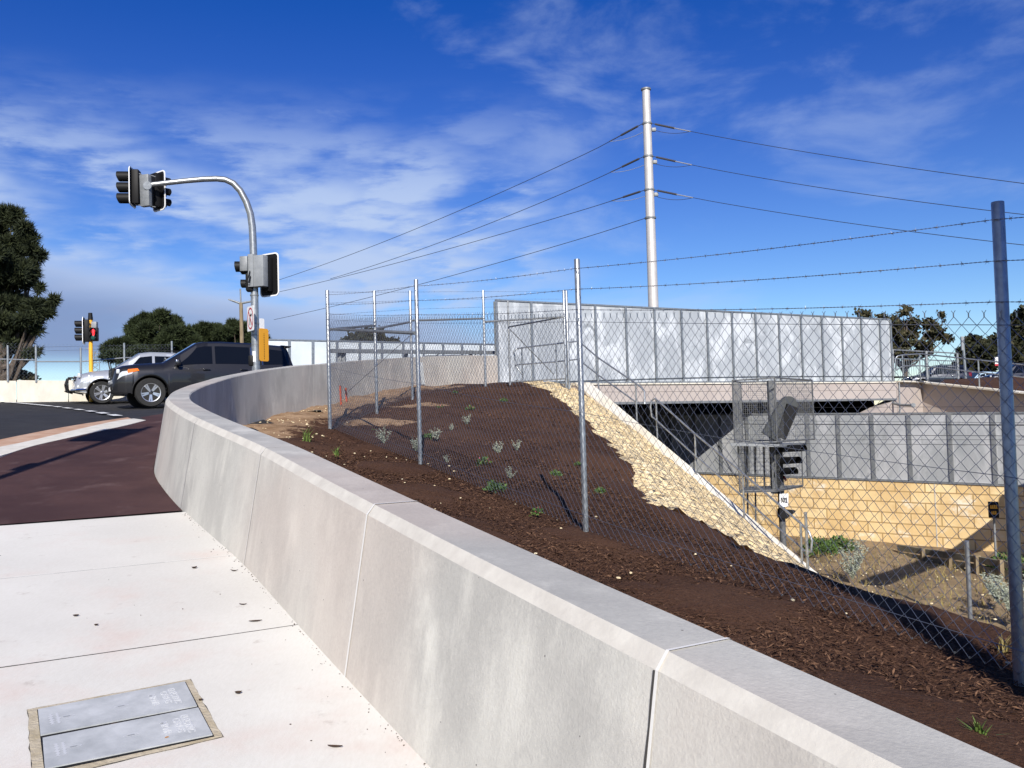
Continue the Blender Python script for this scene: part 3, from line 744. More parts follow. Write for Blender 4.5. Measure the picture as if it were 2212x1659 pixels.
for a, b in segs:
    mb = MB(); rows = []
    for i in range(a, b+1):
        sec = wall_section(i)
        if i == a and a > 0: d = (wline[i+1]-wline[i]).normalized()*.003; sec = [q+d for q in sec]
        if i == b and b < WN-1: d = (wline[i-1]-wline[i]).normalized()*.003; sec = [q+d for q in sec]
        rows.append(sec)
    for k, mi in ((0, 0), (1, 1), (2, 1), (3, 2), (4, 0)):
        mb.cur = mi; mb.grid([[r[k], r[k+1]] for r in rows])
    mb.cur = 0; mb.add(rows[0], [(0, 1, 2, 3, 4, 5)]); mb.add(rows[-1], [(5, 4, 3, 2, 1, 0)])
    bm_o = mb.build('wall_panel', [M['wall'], M['walltop'], M['chamfer']], wall, fixn=False)
    bmm = bmesh.new(); bmm.from_mesh(bm_o.data); bmesh.ops.remove_doubles(bmm, verts=bmm.verts[:], dist=1e-5); bmesh.ops.recalc_face_normals(bmm, faces=bmm.faces[:]); bmm.to_mesh(bm_o.data); bmm.free()
    bm_o.data.polygons.foreach_set('use_smooth', [True]*len(bm_o.data.polygons)); bm_o.data.set_sharp_from_angle(angle=R(25))
for j in joints:
    big = j in (i1, i2)
    d = (wline[j+1]-wline[j]).normalized(); sec = wall_section(j); w = .010 if big else .0055
    mb = MB(); n = wnrm[j]
    offs = [-n*.003, -n*.003+Vector((0, 0, .002)), Vector((0, 0, .003)), Vector((0, 0, .003)), n*.003+Vector((0, 0, .002)), n*.003]
    if j == i2:
        # cracked bead: stops short on one side and leaves the dark gap open
        mb.grid([[q+o_-d*w*.9 for q, o_ in zip(sec, offs)], [q+o_+d*w*.35 for q, o_ in zip(sec, offs)]])
    else:
        jit = [rnd.uniform(-.15, .15)*w for _ in sec]
        mb.grid([[q+o_-d*w for q, o_ in zip(sec, offs)], [q+o_+d*(w+jj) for q, o_, jj in zip(sec, offs, jit)]])
    mb.build('joint_sealant', M['seal'], wall)
    if j == i2:
        mb = MB(); nseg = 14; a0, a1 = sec[4]+n*.004, sec[5]+n*.004; rows = []
        for k in range(nseg+1):
            q = a0.lerp(a1, k/nseg); jx = rnd.uniform(-.002, .002); rows.append([q+d*(w*.4+jx), q+d*(w*.4+jx+rnd.uniform(.006, .010))])
        mb.grid(rows); mb.build('open_joint', M['dark'], wall)

# ================================================================== CHAIN LINK
def poly_at(pts, s):
    acc = 0
    for a, b in zip(pts[:-1], pts[1:]):
        L = (b-a).xy.length
        if s <= acc+L or b is pts[-1]: f = (s-acc)/L; return a.lerp(b, f), (b-a).xy.normalized()
        acc += L
def chainlink(mb, pts, h, dia=.084, r=.00145, ns=3, lift=.0, hook=True, knuckle=True, z0=.05):
    """woven zig-zag wires along the polyline pts (ground points), h high"""
    tot = sum((b-a).xy.length for a, b in zip(pts[:-1], pts[1:])); w = dia/2
    nk = int(tot/w); nj = int(h/(dia/2)) ; nj -= nj % 2
    up = Vector((0, 0, 1))
    for k in range(nk):
        line = []
        for j in range(nj+1):
            even = (j+k) % 2 == 0; s = (k if even else k+1)*w
            p, d = poly_at(pts, min(s, tot-1e-4)); n = Vector((-d.y, d.x, 0))
            bow = .0025*(1 if even else -1)
            line.append(p+up*(z0+j*h/nj)+n*bow)
        if hook:
            p0 = line[0]; line.insert(0, p0+up*.012-Vector((0, 0, .0)))
        mb.tube(line, r, ns, cap=False)
        if knuckle and ((nj+k) % 2 == 1):
            t = line[-1]; p, d = poly_at(pts, min((k+1)*w, tot-1e-4)); dv = Vector((d.x, d.y, 0))
            mb.tube([t, t+up*.022], r*1.9, 4, cap=False)
            mb.tube([t+up*.020, t+up*.036+dv*.011], r, ns, cap=True); mb.tube([t+up*.020, t+up*.036-dv*.011], r, ns, cap=True)
def strand(mb, pts, r=.0016, twist=True, barb=.13, ns=3):
    pts = [Vector(p) for p in pts]; tot = sum((b-a).length for a, b in zip(pts[:-1], pts[1:]))
    def at(s):
        acc = 0
        for a, b in zip(pts[:-1], pts[1:]):
            L = (b-a).length
            if s <= acc+L+1e-6: return a.lerp(b, (s-acc)/L), (b-a)/L
            acc += L
        return pts[-1], (pts[-1]-pts[-2]).normalized()
    if twist:
        n = int(tot/.012)
        for ph in (0, math.pi):
            line = []
            for k in range(n+1):
                p, d = at(tot*k/n); u = d.cross(Vector((0, 0, 1))).normalized(); w = d.cross(u); t = ph+k*.012/.05*2*math.pi
                line.append(p+(u*math.cos(t)+w*math.sin(t))*r*1.15)
            mb.tube(line, r, ns, cap=False)
    else:
        mb.tube(pts, r*1.5, ns, cap=False)
    if barb:
        s = .05
        while s < tot:
            p, d = at(s); u = d.cross(Vector((0, 0, 1))).normalized(); w = d.cross(u); a = rnd.uniform(0, 6.28)
            mb.tube([p-d*.007, p+d*.007], r*2.2, 5)
            for k in range(4):
                t = a+k*1.57+rnd.uniform(-.3, .3); v = u*math.cos(t)+w*math.sin(t)+d*rnd.uniform(-.5, .5)
                mb.tube([p, p+v*.017], [r*1.1, r*.3], 3)
            s += barb*rnd.uniform(.85, 1.15)
def sag(a, b, k, n=14):
    return [Vector(a).lerp(Vector(b), i/n)-Vector((0, 0, k*4*(i/n)*(1-i/n))) for i in range(n+1)]
def post(name, base, top, r, m, parent, flare=False):
    mb = MB(); mb.tube([base, top-Vector((0, 0, .004)), top], [r, r, r*.93], 14); o = mb.build(name, m, parent, smooth=40); return o

# fence along the wall: four posts seen, one more beyond the right edge
fpx = [((2160, 436), 4.62, -1.45), ((1243, 560), 7.7, None), ((899, 604), 11.5, None), ((707, 627), 14.9, None)]
tops = [P(q[0][0], q[0][1], q[1]) for q in fpx]
bases = [P(2204, 1480, 4.62), P(1266, 1158, 7.7), P(908, 1003, 11.5), P(713, 935, 14.9)]
for b in bases: b.z = H2(b.x, b.y)
e = tops[0]+(tops[0]-tops[1]); e.z = tops[0].z-.38; eb = bases[0]+(bases[0]-bases[1]); eb.z = H2(eb.x, eb.y)
tops = [e]+tops; bases = [eb]+bases
for t, b in zip(tops, bases): t.x, t.y = b.x+(t.x-b.x)*.3, b.y+(t.y-b.y)*.3
print('fence z', [(round(b.z, 2), round(t.z-b.z, 2)) for t, b in zip(tops, bases)])
fence = thing('chain_link_fence', 'galvanised chain link fence with three barbed wires running along the mulch beside the curved wall', 'fence', bases[2])
for (t, b), pr_ in zip(zip(tops, bases), (.032, .032, .0255, .0275, .031)): post('post', b-Vector((0, 0, .3)), t, pr_, M['galv'], fence)
off = Vector((-.866, -.5, 0))*.036                     # mesh hangs on the wall side of the posts
mpts = [b+off for b in reversed(bases)]
for p in mpts: p.z = H2(p.x, p.y)
mpts2 = []
for a, b in zip(mpts[:-1], mpts[1:]):
    for k in range(4): mpts2.append(a.lerp(b, k/4))
mpts2.append(mpts[-1]); 
for p in mpts2[1:-1]: p.z = .5*p.z+.5*H2(p.x, p.y)
MH = 1.84
mb = MB(); chainlink(mb, mpts2, MH, r=.0020); mb.build('mesh', M['wire'], fence, fixn=False)
for frac, kk in ((.978, .006), (.55, .03), (.07, .02)):
    for a, b in zip(mpts[:-1], mpts[1:]):
        pass
    mb = MB()
    for a, b in zip(mpts[:-1], mpts[1:]): mb.tube(sag(a+Vector((0, 0, .05+MH*frac)), b+Vector((0, 0, .05+MH*frac)), kk), .0019, 4)
    mb.build('line_wire', M['wire'], fence)
for fr in (.115, .49, .86):
    mb = MB()
    for (t0, b0), (t1, b1) in zip(list(zip(tops, bases))[:-1], list(zip(tops, bases))[1:]):
        def q(t, b):
            zt = t.z-.03; zm = b.z+.05+MH; return Vector((t.x, t.y, zt+(zm-zt)*fr))+off
        strand(mb, sag(q(t0, b0), q(t1, b1), .02, 10))
    mb.build('barbed_wire', M['barb'], fence, fixn=False)
mb = MB(); mb.tube([P(715, 711, 14.85), P(897, 719.5, 11.5)], .024, 10); mb.build('brace_rail', M['galvdull'], fence, smooth=40)
mb = MB(); mb.tube([P(752, 846, 14.7), P(889, 722, 11.7)], .004, 5); mb.build('stay_wire', M['barb'], fence)

# return fence that follows the far leg of the wall up to the stair gate
rpx = [((707, 627), (713, 935), 14.9), ((809, 628), (814, 890), 17.5), ((885, 628), (891, 860), 19.8), ((1045, 627), (1049, 837), 21.9), ((1218, 628), (1223, 822), 23.0)]
rb = [P(b[0], b[1], D) for t, b, D in rpx]; rt_ = [P(t[0], t[1], D) for t, b, D in rpx]
for t, b in zip(rt_, rb): t.x, t.y = b.x, b.y
ret = thing('chain_link_fence', 'short chain link return fence turning from the corner post to the mesh gate', 'fence', rb[2])
for t, b in zip(rt_[1:], rb[1:]): post('post', b-Vector((0, 0, .3)), t, .030, M['galv'], ret)
dz = Vector((0, 0, 1))
mb = MB(); chainlink(mb, [b+Vector((.03, 0, 0)) for b in rb], 1.8, r=.0021, knuckle=True); mb.build('mesh', M['wire'], ret, fixn=False)
for a, b, y0, y1 in ((0, 1, 712, 703), (1, 2, 710, 696), (2, 3, 692.5, 688), (3, 4, 695, 684)):
    mb = MB(); mb.tube([P(rpx[a][0][0]+3, y0, rpx[a][2]), P(rpx[b][0][0], y1, rpx[b][2])], .024, 10); mb.build('brace_rail', M['galvdull'], ret, smooth=40)
for k in (.03, .22, .42):
    mb = MB()
    for (t0, t1) in zip(rt_[:-1], rt_[1:]): strand(mb, [t0-dz*k, t1-dz*k], r=.0016, twist=False, barb=.2)
    mb.build('barbed_wire', M['barb'], ret, fixn=False)
gate = thing('mesh_gate', 'chain link gate standing before the left end of the tall panel wall', 'gate', P(1100, 830, 22.6))
ga, gb_ = P(1102, 832, 22.5), P(1229, 824, 23.1); gta, gtb = P(1097, 650, 22.5), P(1227, 628, 23.1); gta.x, gta.y, gtb.x, gtb.y = ga.x, ga.y, gb_.x, gb_.y
post('post', ga, gta, .026, M['galvdull'], gate); post('post', gb_-dz*.2, gtb, .034, M['galv'], gate)
mb = MB(); mb.tube([P(1101, 706, 22.5), P(1222, 684, 23.0)], .02, 8); mb.build('top_rail', M['galvdull'], gate, smooth=40)
mb = MB(); mb.tube([ga+dz*.08, gb_+dz*.08], .02, 8); mb.build('bottom_rail', M['galvdull'], gate, smooth=40)
mb = MB(); mb.tube([P(1102, 712, 22.5), P(1196, 808, 23.05)], .014, 8); mb.build('brace', M['galvdull'], gate, smooth=40)
mb = MB(); chainlink(mb, [ga, gb_], 1.75, r=.0016, hook=False, knuckle=False); mb.build('mesh', M['wire'], gate, fixn=False)
# ================================================================== BRIDGE, NOISE WALLS, RETAINING WALL
def panel_wall(name, label, bots, tops_, mats, post_w=.11, depth=.12, group=None, rail=True, cat='noise wall', basewhite=True):
    """bots / tops_: ground and top points at each upright"""
    t = thing(name, label, cat, bots[0], group=group)
    n = len(bots)
    for k in range(n-1):
        a, b, c, d = bots[k], bots[k+1], tops_[k+1], tops_[k]; dd = (b-a).normalized(); nn = Vector((-dd.y, dd.x, 0))*.02
        mb = MB(); g = dd*post_w*.4
        mb.prism([a+g-nn, b-g-nn, c-g-nn-Vector((0, 0, .01)), d+g-nn-Vector((0, 0, .01))], nn*2); mb.build('panel', mats[0], t)
    for k in range(n):
        dd = (bots[min(k+1, n-1)]-bots[max(k-1, 0)]).normalized(); nn = Vector((-dd.y, dd.x, 0))
        mb = MB(); w = post_w; a, c = bots[k]-Vector((0, 0, .04)), tops_[k]-Vector((0, 0, .012)); 
        for s in (-1, 1):                                   # two flanges and a web: an H section
            mb.bar(a+nn*s*depth*.5, c+nn*s*depth*.5, w, .012, up=nn)
        mb.bar(a, c, .012, depth-.014, up=nn); mb.build('upright', mats[1], t)
    if rail:
        mb = MB()
        mb.bar(tops_[0]+Vector((0, 0, .02)), tops_[-1]+Vector((0, 0, .02)), .10, .05); mb.build('top_rail', mats[1], t)
        mb = MB(); dd = (bots[-1]-bots[0]).normalized()
        mb.bar(bots[0]-Vector((0, 0, .035)), bots[-1]-Vector((0, 0, .035)), .16, .05); mb.build('base_rail', mats[1], t)
    return t
NA, NB = P(1075, 826, 27.0), P(1927, 822, 36.2); NAt = P(1068, 650, 27.0); NBt = P(1925, 691, 36.2)
upx = [1068, 1148, 1220, 1286, 1352, 1414, 1472, 1527, 1581, 1632, 1682, 1730, 1775, 1818, 1860, 1900, 1925]
nb, ntp = [], []
for px in upx:
    # crossing of that pixel column with the wall's plan line
    d = ray(px, 740); u = d.x
    f = (u*NA.y-NA.x)/((NB.x-NA.x)-u*(NB.y-NA.y)); f = min(max(f, 0), 1)
    nb.append(NA.lerp(NB, f)); q = NAt.lerp(NBt, f); ntp.append(Vector((nb[-1].x, nb[-1].y, q.z)))
panel_wall('noise_wall', 'tall weathered galvanised panel wall standing on the bridge beam with white oxide blotches', nb, ntp, (M['panel'], M['galv']), post_w=.08)
# bridge: beam face, lower ledge, soffit, deck
bridge = thing('rail_bridge', 'beige concrete road bridge spanning the dark railway opening', 'bridge', nb[0])
bd = (NB-NA).xy.normalized(); bd = Vector((bd.x, bd.y, 0)); bn = Vector((-bd.y, bd.x, 0))       # bn points away from camera
BA = P(1262, 829, 28.40); BB = P(1936, 825, 36.05); zt0, zt1 = BA.z, BB.z
la = P(1390, 869, 30.0).z; lb = P(1936, 862, 36.3).z
def bp(f, z, o): p = BA.lerp(BB, f)+bn*o; p.z = z; return p
mb = MB(); mb.prism([bp(0, zt0-.04, 0), bp(1, zt1-.04, 0), bp(1, lb+.36, 0), bp(0, la+.36, 0)], bn*.5); mb.build('edge_beam', M['beam'], bridge)
mb = MB(); mb.prism([bp(0, la+.352, .012), bp(1, lb+.352, .012), bp(1, lb+.03, .012), bp(0, la+.03, .012)], bn*.48); mb.build('lower_beam', M['beam'], bridge)
mb = MB(); mb.prism([bp(-.02, la+.03, -.02), bp(1, lb+.03, -.02), bp(1, lb-.05, -.02), bp(-.02, la-.05, -.02)], bn*.1); mb.build('drip_edge', M['galvdull'], bridge)
mb = MB(); mb.prism([bp(-.02, zt0+.01, -.05), bp(1, zt1+.01, -.05), bp(1, zt1-.035, -.05), bp(-.02, zt0-.035, -.05)], bn*.7); mb.build('coping', M['farwall'], bridge)
mb = MB(); mb.prism([bp(-.12, la-.02, .1), bp(1.0, lb-.02, .1), bp(1.0, lb+.3, .1), bp(-.12, la+.3, .1)], bn*38); mb.build('deck_slab', M['shadeconc'], bridge)
# abutment walls behind and an added closing wall
a0 = lt(22.9, 15.6); 
mb = MB(); mb.box((0, 0, 0), (.5, 38, 7)); 
rot = Matrix((TV, LV, Vector((0, 0, 1)))).transposed()
mb = MB(); mb.box(lt(22.0+19.5, 15.1, -2.0), (.8, 38, 5.6), rot); mb.build('abutment', M['shadeconc'], bridge)
mb = MB(); mb.box(lt(60.5, 25, -2.0), (26, .8, 6.2), rot); mb.build('end_blocker', M['shadeconc'], bridge)  # added wall across the far end, keeps the opening dark
mb = MB(); mb.box(lt(26.6+17.5, 33.9, -2.0), (.8, 35, 5.4), rot); mb.build('abutment', M['shadeconc'], bridge)
mb = MB(); mb.prism([lt(21.5, 15.3, -4.6), lt(60, 15.3, -4.6), lt(60, 33, -4.6), lt(25.5, 33, -4.6)], (0, 0, .12)); struct(mb.build('deck_shade_sheet', M['shadeconc']))  # added near-black sheet, paints the shade on the ground under the deck
# service pipe under the end of the beam
mb = MB(); mb.tube([P(1922, 862, 36.1), P(1930, 871, 35.9), P(1945, 875, 35.4), P(1972, 875.5, 34.6)], .055, 10)
pp = tag(mb.build('service_pipe', M['galvdull'], smooth=40), 'short dark bent pipe fixed below the right end of the bridge beam', 'pipe')
mb2 = MB(); mb2.lathe([(.09, 0), (.09, .05)], 14, Matrix.Translation(P(1972, 875.5, 34.6)) @ Matrix.Rotation(R(90), 4, 'X')); mb2.build('pipe_flange', M['galvdull'], pp)

# right-hand wing wall and its two faces
wing = thing('wing_wall', 'beige concrete wing wall sloping down to the right of the bridge', 'retaining wall', P(1940, 893, 36.4))
w0t, w1t, w2t, w3t = P(1937, 824, 36.5), P(1991, 825.5, 38.2), P(2212, 848, 33.4), P(2420, 866, 30.5)
def down(p, z=-1.2): return Vector((p.x, p.y, z))
mb = MB(); mb.prism([w0t, w1t, down(w1t), down(w0t)], (w1t-w0t).cross(Vector((0, 0, 1))).normalized()*-.4); mb.build('return_face', M['beam'], wing)
th = -(w2t-w1t).cross(Vector((0, 0, 1))).normalized()*.4
mb = MB(); mb.prism([w1t, w2t, w3t, down(w3t), down(w1t)], th); mb.build('sloping_face', M['beam'], wing)
mb = MB(); mb.bar(w0t, w1t, .5, .06); mb.bar(w1t, w2t, .5, .06); mb.bar(w2t, w3t, .5, .06); mb.build('coping', M['farwall'], wing)
mb = MB(); mb.prism([P(1868, 897, 34.5), P(1938, 862, 36.2), P(1938, 897, 36.2)], bn*.5); mb.build('haunch', M['beam'], wing)
mb = MB(); mb.bar(P(1942, 826, 36.2), P(1944, 892, 36.2), .05, .05); mb.build('downpipe', M['galvdull'], wing)

# limestone retaining wall with the lower panel fence
LWd = Vector((.7071, -.7071, 0)); L0 = Vector((10.48, 31.2, 0))
def lw(s, z): p = L0+LWd*s; p.z = z; return p
def s_of(px, py=1000):
    u = ray(px, py).x; return (u*L0.y-L0.x)/(LWd.x-u*LWd.y)
pu = [1618, 1686, 1749, 1815, 1888, 1968, 2056, 2150, 2256]
ss = [s_of(p) for p in pu]; dsp = ss[1]-ss[0]
ss = [ss[0]-1.15*k for k in range(14, 0, -1)]+ss+[ss[-1]+1.2, ss[-1]+2.4, ss[-1]+3.6]
sL, sR = s_of(1759), s_of(2150)
zb0, zb1 = P(1759, 1032, (L0+LWd*sL).y).z, P(2150, 1048, (L0+LWd*sR).y).z
zt0_, zt1_ = P(1759, 895, (L0+LWd*sL).y).z, P(2150, 893, (L0+LWd*sR).y).z
def zl_(s, a, b): return a+(b-a)*(s-sL)/(sR-sL)
zwb = .5*(zb0+zb1); 
panel_wall('noise_wall', 'low galvanised panel wall on top of the yellow limestone retaining wall', [lw(s, zl_(s, zb0, zb1)+.04) for s in ss], [lw(s, zl_(s, zt0_, zt1_)) for s in ss], (M['panel2'], M['galvdull']), post_w=.13)
sa, sb = ss[0], ss[-1]
nrm = Vector((.7071, .7071, 0))
me = bpy.data.meshes.new('limestone_wall'); vs = []; uv = []; fs = []
ksg = 60
for k in range(ksg+1):
    s = sa+(sb-sa)*k/ksg; zt = zl_(s, zb0, zb1)
    for off_, z in ((0, -5.2), (0, zt), (.5, zt), (.5, -5.2)):
        p = lw(s, z)+nrm*off_-nrm*.05; vs.append(p); uv.append((s+off_, z+5.2))
for k in range(ksg):
    for j in range(3): fs.append((k*4+j, (k+1)*4+j, (k+1)*4+j+1, k*4+j+1))
me.from_pydata([tuple(v) for v in vs], [], fs); ul = me.uv_layers.new(name='UVMap')
for lp in me.loops: ul.data[lp.index].uv = uv[lp.vertex_index]
me.materials.append(M['limestone']); o = bpy.data.objects.new('limestone_wall', me); COL.objects.link(o); WM[o.name] = Matrix.Identity(4)
tag(o, 'yellow limestone block retaining wall beside the railway, under the lower panel wall', 'retaining wall')
mb = MB(); mb.bar(lw(s_of(2018), -5.1)-nrm*.055, lw(s_of(2018), zl_(s_of(2018), zb0, zb1)-.02)-nrm*.055, .03, .012, up=nrm); mb.build('movement_joint', M['chamfer'], o)
# ledge behind the limestone wall
mb = MB(); mb.prism([lw(sa, 0)*1+nrm*.4, lw(sb, 0)+nrm*.4, lw(sb, 0)+nrm*14, lw(sa, 0)+nrm*14], (0, 0, .1))
for i, v in enumerate(mb.v): mb.v[i] = (v[0], v[1], v[2]-1.35)
struct(mb.build('upper_ledge', M['railground']))
# car park level behind the wing wall, with a mulched verge
cpz = lambda D: .85+(D-36)*.033
pts = [P(1950, 823, 37.2), P(1995, 824, 38.6), P(2212, 846, 33.9), P(2500, 860, 31)]
mb = MB(); far = [Vector((60, 30, .6)), Vector((120, 110, 2.6)), Vector((20, 110, 2.6)), Vector((14, 42, 1.0))]
mb.prism([Vector((p.x, p.y, p.z-.08)) for p in pts]+far, (0, 0, -.1)); struct(mb.build('car_park', M['asphalt']))
mb = MB(); q = [P(2030, 829, 37.3), P(2212, 846.5, 33.8), P(2440, 862, 31), P(2440, 826, 38), P(2212, 813, 41), P(2120, 817, 42), P(2040, 821, 41)]
mb.prism([Vector((p.x, p.y, p.z+.02)) for p in q], (0, 0, -.05)); struct(mb.build('mulched_verge', M['mulch']))

# sloping head wall that holds the stone pitching, with a landing at its top
stair = thing('sloping_retaining_wall', 'white topped concrete retaining wall sloping down between the stone pitching and the dark opening', 'retaining wall', P(1270, 833, 24.6))
lt_, zt_ = 19.35, P(1282, 838, 24.5).z
slp = (P(1700, 1216, 17.5).z-zt_)/(12.46-lt_)
lb_ = lt_-(zt_+4.75)/-slp if False else lt_-(zt_+4.75)/abs(slp)
def szz(l): return zt_+abs(slp)*(l-lt_)
mb = MB(); w_ = .42; T0 = 13.12
mb.prism([lt(24.4, T0, zt_+.06), lt(lt_, T0, zt_+.06), lt(lb_, T0, szz(lb_)+.06), lt(lb_, T0, -5.2), lt(24.4, T0, -5.2)], TV*w_); mb.build('wall_body', M['beam'], stair)
mb = MB(); mb.prism([lt(24.4, T0-.02, zt_+.12), lt(lt_, T0-.02, zt_+.12), lt(lb_, T0-.02, szz(lb_)+.12), lt(lb_, T0-.02, szz(lb_)+.045), lt(lt_, T0-.02, zt_+.045), lt(24.4, T0-.02, zt_+.045)], TV*(w_+.05)); mb.build('coping', M['farwall'], stair)
zland = zt_+.08
mb = MB(); mb.prism([lt(lt_+.2, 11.6, zland-.03), lt(24.3, 11.6, zland-.03), lt(24.3, 13.1, zland-.03), lt(lt_+.2, 13.1, zland-.03)], (0, 0, -.25)); mb.build('landing', M['farwall'], stair)
def handrail(pts, pst, name, label, mid=.45, r=.022):
    """pts: rail-top polyline pixels with depth, pst: (top px, base px)"""
    t = thing(name, label, 'handrail', P(*pst[0][1]))
    mb = MB(); mb.tube([P(*q) for q in pts[0]], r, 10); mb.build('top_rail', M['galv'], t, smooth=40)
    for q in pts[1:]:
        mb = MB(); mb.tube([P(*k) for k in q], r*.9, 10); mb.build('mid_rail', M['galv'], t, smooth=40)
    for a, b in pst:
        A, B = P(*a), P(*b); B.x, B.y = A.x, A.y
        mb = MB(); mb.tube([B-Vector((0, 0, .05)), A], r, 10); mb.build('post', M['galv'], t, smooth=40)
    return t
# rail on the sloping wall (two lengths) and the landing rail
handrail([[(1112, 773, 23.6), (1110, 760, 23.6), (1116, 753, 23.6), (1150, 748.5, 23.9), (1249, 737, 24.6), (1257, 743, 24.6), (1291, 772, 23.9), (1373, 828, 22.4), (1384, 836, 22.2), (1392, 846, 22.1), (1393, 873, 22.0)],
          [(1112, 773, 23.6), (1114, 790, 23.6), (1128, 809, 23.5)], [(1116, 788, 23.6), (1200, 781.5, 24.2), (1249, 776, 24.6), (1291, 809, 23.9), (1373, 868, 22.4)]],
         [((1127, 752, 23.7), (1130, 828, 23.7)), ((1201, 745, 24.2), (1205, 824, 24.2)), ((1291, 770, 23.9), (1294, 853, 23.9)), ((1373, 828, 22.4), (1376, 922, 22.4))], 'sloping_handrail', 'upper galvanised handrail turning from the landing onto the white sloping wall')
handrail([[(1408, 900, 21.6), (1405, 878, 21.6), (1408, 865, 21.6), (1415, 861, 21.5), (1424, 868, 21.4), (1501, 937, 19.9), (1604, 1022, 18.3), (1733, 1134, 16.6), (1748, 1150, 16.5), (1754, 1168, 16.45), (1752, 1192, 16.45)],
          [(1408, 900, 21.6), (1416, 906, 21.5), (1501, 984, 19.9), (1604, 1073, 18.3), (1738, 1190, 16.6), (1752, 1192, 16.45)]],
         [((1417, 862, 21.5), (1422, 960, 21.5)), ((1501, 937, 19.9), (1506, 1038, 19.9)), ((1604, 1022, 18.3), (1610, 1140, 18.3)), ((1729, 1130, 16.6), (1737, 1235, 16.6))], 'sloping_handrail', 'lower galvanised handrail running down the white sloping wall to its foot')
# ------------------------------------------------ rail signal mast with caged platform
D0 = 21.0
sig = thing('rail_signal', 'grey railway signal mast with mesh caged platform, black hoods and a 302 plate', 'rail signal', Vector((P(1690, 1190, D0).x, D0, -4.7)))
def rb_(name, m, f): mb = MB(); f(mb); return mb.build(name, m, sig, smooth=40)
mx_ = P(1688, 1100, D0)
rb_('mast', M['sigsteel'], lambda mb: mb.tube([Vector((mx_.x+.02, D0, -4.8)), Vector((mx_.x, D0, P(1680, 960, D0).z))], .075, 14))
rb_('mast', M['sigsteel'], lambda mb: mb.bar(Vector((P(1668, 950, D0).x, D0, P(1672, 1066, D0).z)), Vector((P(1664, 830, D0).x, D0, P(1666, 822, D0).z)), .16, .12))
FX = [(1582, 822, D0-.6), (1673, 816, D0-.6), (1754, 821, D0+.7), (1600, 826, D0+.7)]
def cage(mb, top, bot, r):
    Ts = [P(*q) for q in top]; Bs = []
    for q in Ts: Bs.append(Vector((q.x, q.y, bot)))
    for a, b in zip(Ts, Bs): mb.tube([a, b], r, 6)
    for seq in (Ts, Bs):
        for a, b in zip(seq, seq[1:]+seq[:1]): mb.tube([a, b], r, 6)
    return Ts, Bs
zfl = P(1600, 957, D0-.6).z; zlow = P(1600, 1062, D0-.6).z
hold = {}
def _c(mb): hold['a'] = cage(mb, FX, zfl, .018)
rb_('cage_frame', M['sigsteel'], _c)
FX2 = [(1594, 962, D0-.5), (1673, 962, D0-.5), (1731, 962, D0+.6), (1608, 962, D0+.6)]
def _c2(mb): hold['b'] = cage(mb, FX2, zlow, .016)
rb_('lower_cage_frame', M['sigsteel'], _c2)
def meshpanel(name, a, b, z0, z1, pitch=.045, r=.003):
    mb = MB(); L = (b-a).xy.length; n = int(L/pitch)
    for k in range(n+1):
        p = a.lerp(b, k/max(n, 1)); mb.tube([Vector((p.x, p.y, z0)), Vector((p.x, p.y, z1))], r, 3, cap=False)
    nz = int((z1-z0)/.09)
    for k in range(nz+1): z = z0+(z1-z0)*k/max(nz, 1); mb.tube([Vector((a.x, a.y, z)), Vector((b.x, b.y, z))], r, 3, cap=False)
    mb.build(name, M['sigsteel'], sig, fixn=False)
Ta, Ba = hold['a']
for i in range(4):
    a, b = Ba[i], Ba[(i+1) % 4]; meshpanel('mesh_screen', a, b, zfl, min(Ta[i].z, Ta[(i+1) % 4].z))
Tb, Bb = hold['b']
for i in range(4):
    a, b = Bb[i], Bb[(i+1) % 4]; meshpanel('mesh_screen', a, b, zlow, Tb[i].z, .07)
rb_('platform_floor', M['galvdull'], lambda mb: mb.prism([P(1578, 957, D0-.8), P(1684, 960, D0-.8), P(1742, 957, D0+.7), P(1600, 955, D0+.7)], (0, 0, -.06)))
rb_('lower_floor', M['sigsteel'], lambda mb: mb.prism([Vector((q.x, q.y, zlow)) for q in Bb], (0, 0, -.04)))
for px in (1614, 1631, 1650): rb_('ladder_rail', M['sigsteel'], lambda mb: mb.tube([P(px, 962, D0+.2), P(px+2, 1190 if px < 1640 else 1066, D0+.2)], .022, 8))
def feather(mb):
    a, b = P(1707, 868, D0-.3), P(1690, 948, D0-.3); dv = (P(1653, 940, D0-.3)-P(1707, 868, D0-.3)); 
    c0, c1 = P(1704, 874, D0-.25), P(1664, 944, D0-.25); ax = (c1-c0).normalized(); w = Vector((0, 1, 0)).cross(ax).normalized()
    pts = []
    for t in range(9): an = math.pi*t/8; pts.append(c0+w*math.cos(an)*.2-ax*math.sin(an)*.2)
    pts = pts+[c1-w*.2, c1+w*.2]; mb.prism(pts, (0, .14, 0))
rb_('route_indicator', M['sigdark'], feather)
def feather2(mb):
    c0, c1 = P(1716, 878, D0-.35), P(1688, 946, D0-.35); ax = (c1-c0).normalized(); w = Vector((0, 1, 0)).cross(ax).normalized()
    mb.prism([c0-w*.11, c0+w*.17, c1+w*.11, c1-w*.11], (0, .12, 0))
rb_('route_indicator_face', M['black'], feather2)
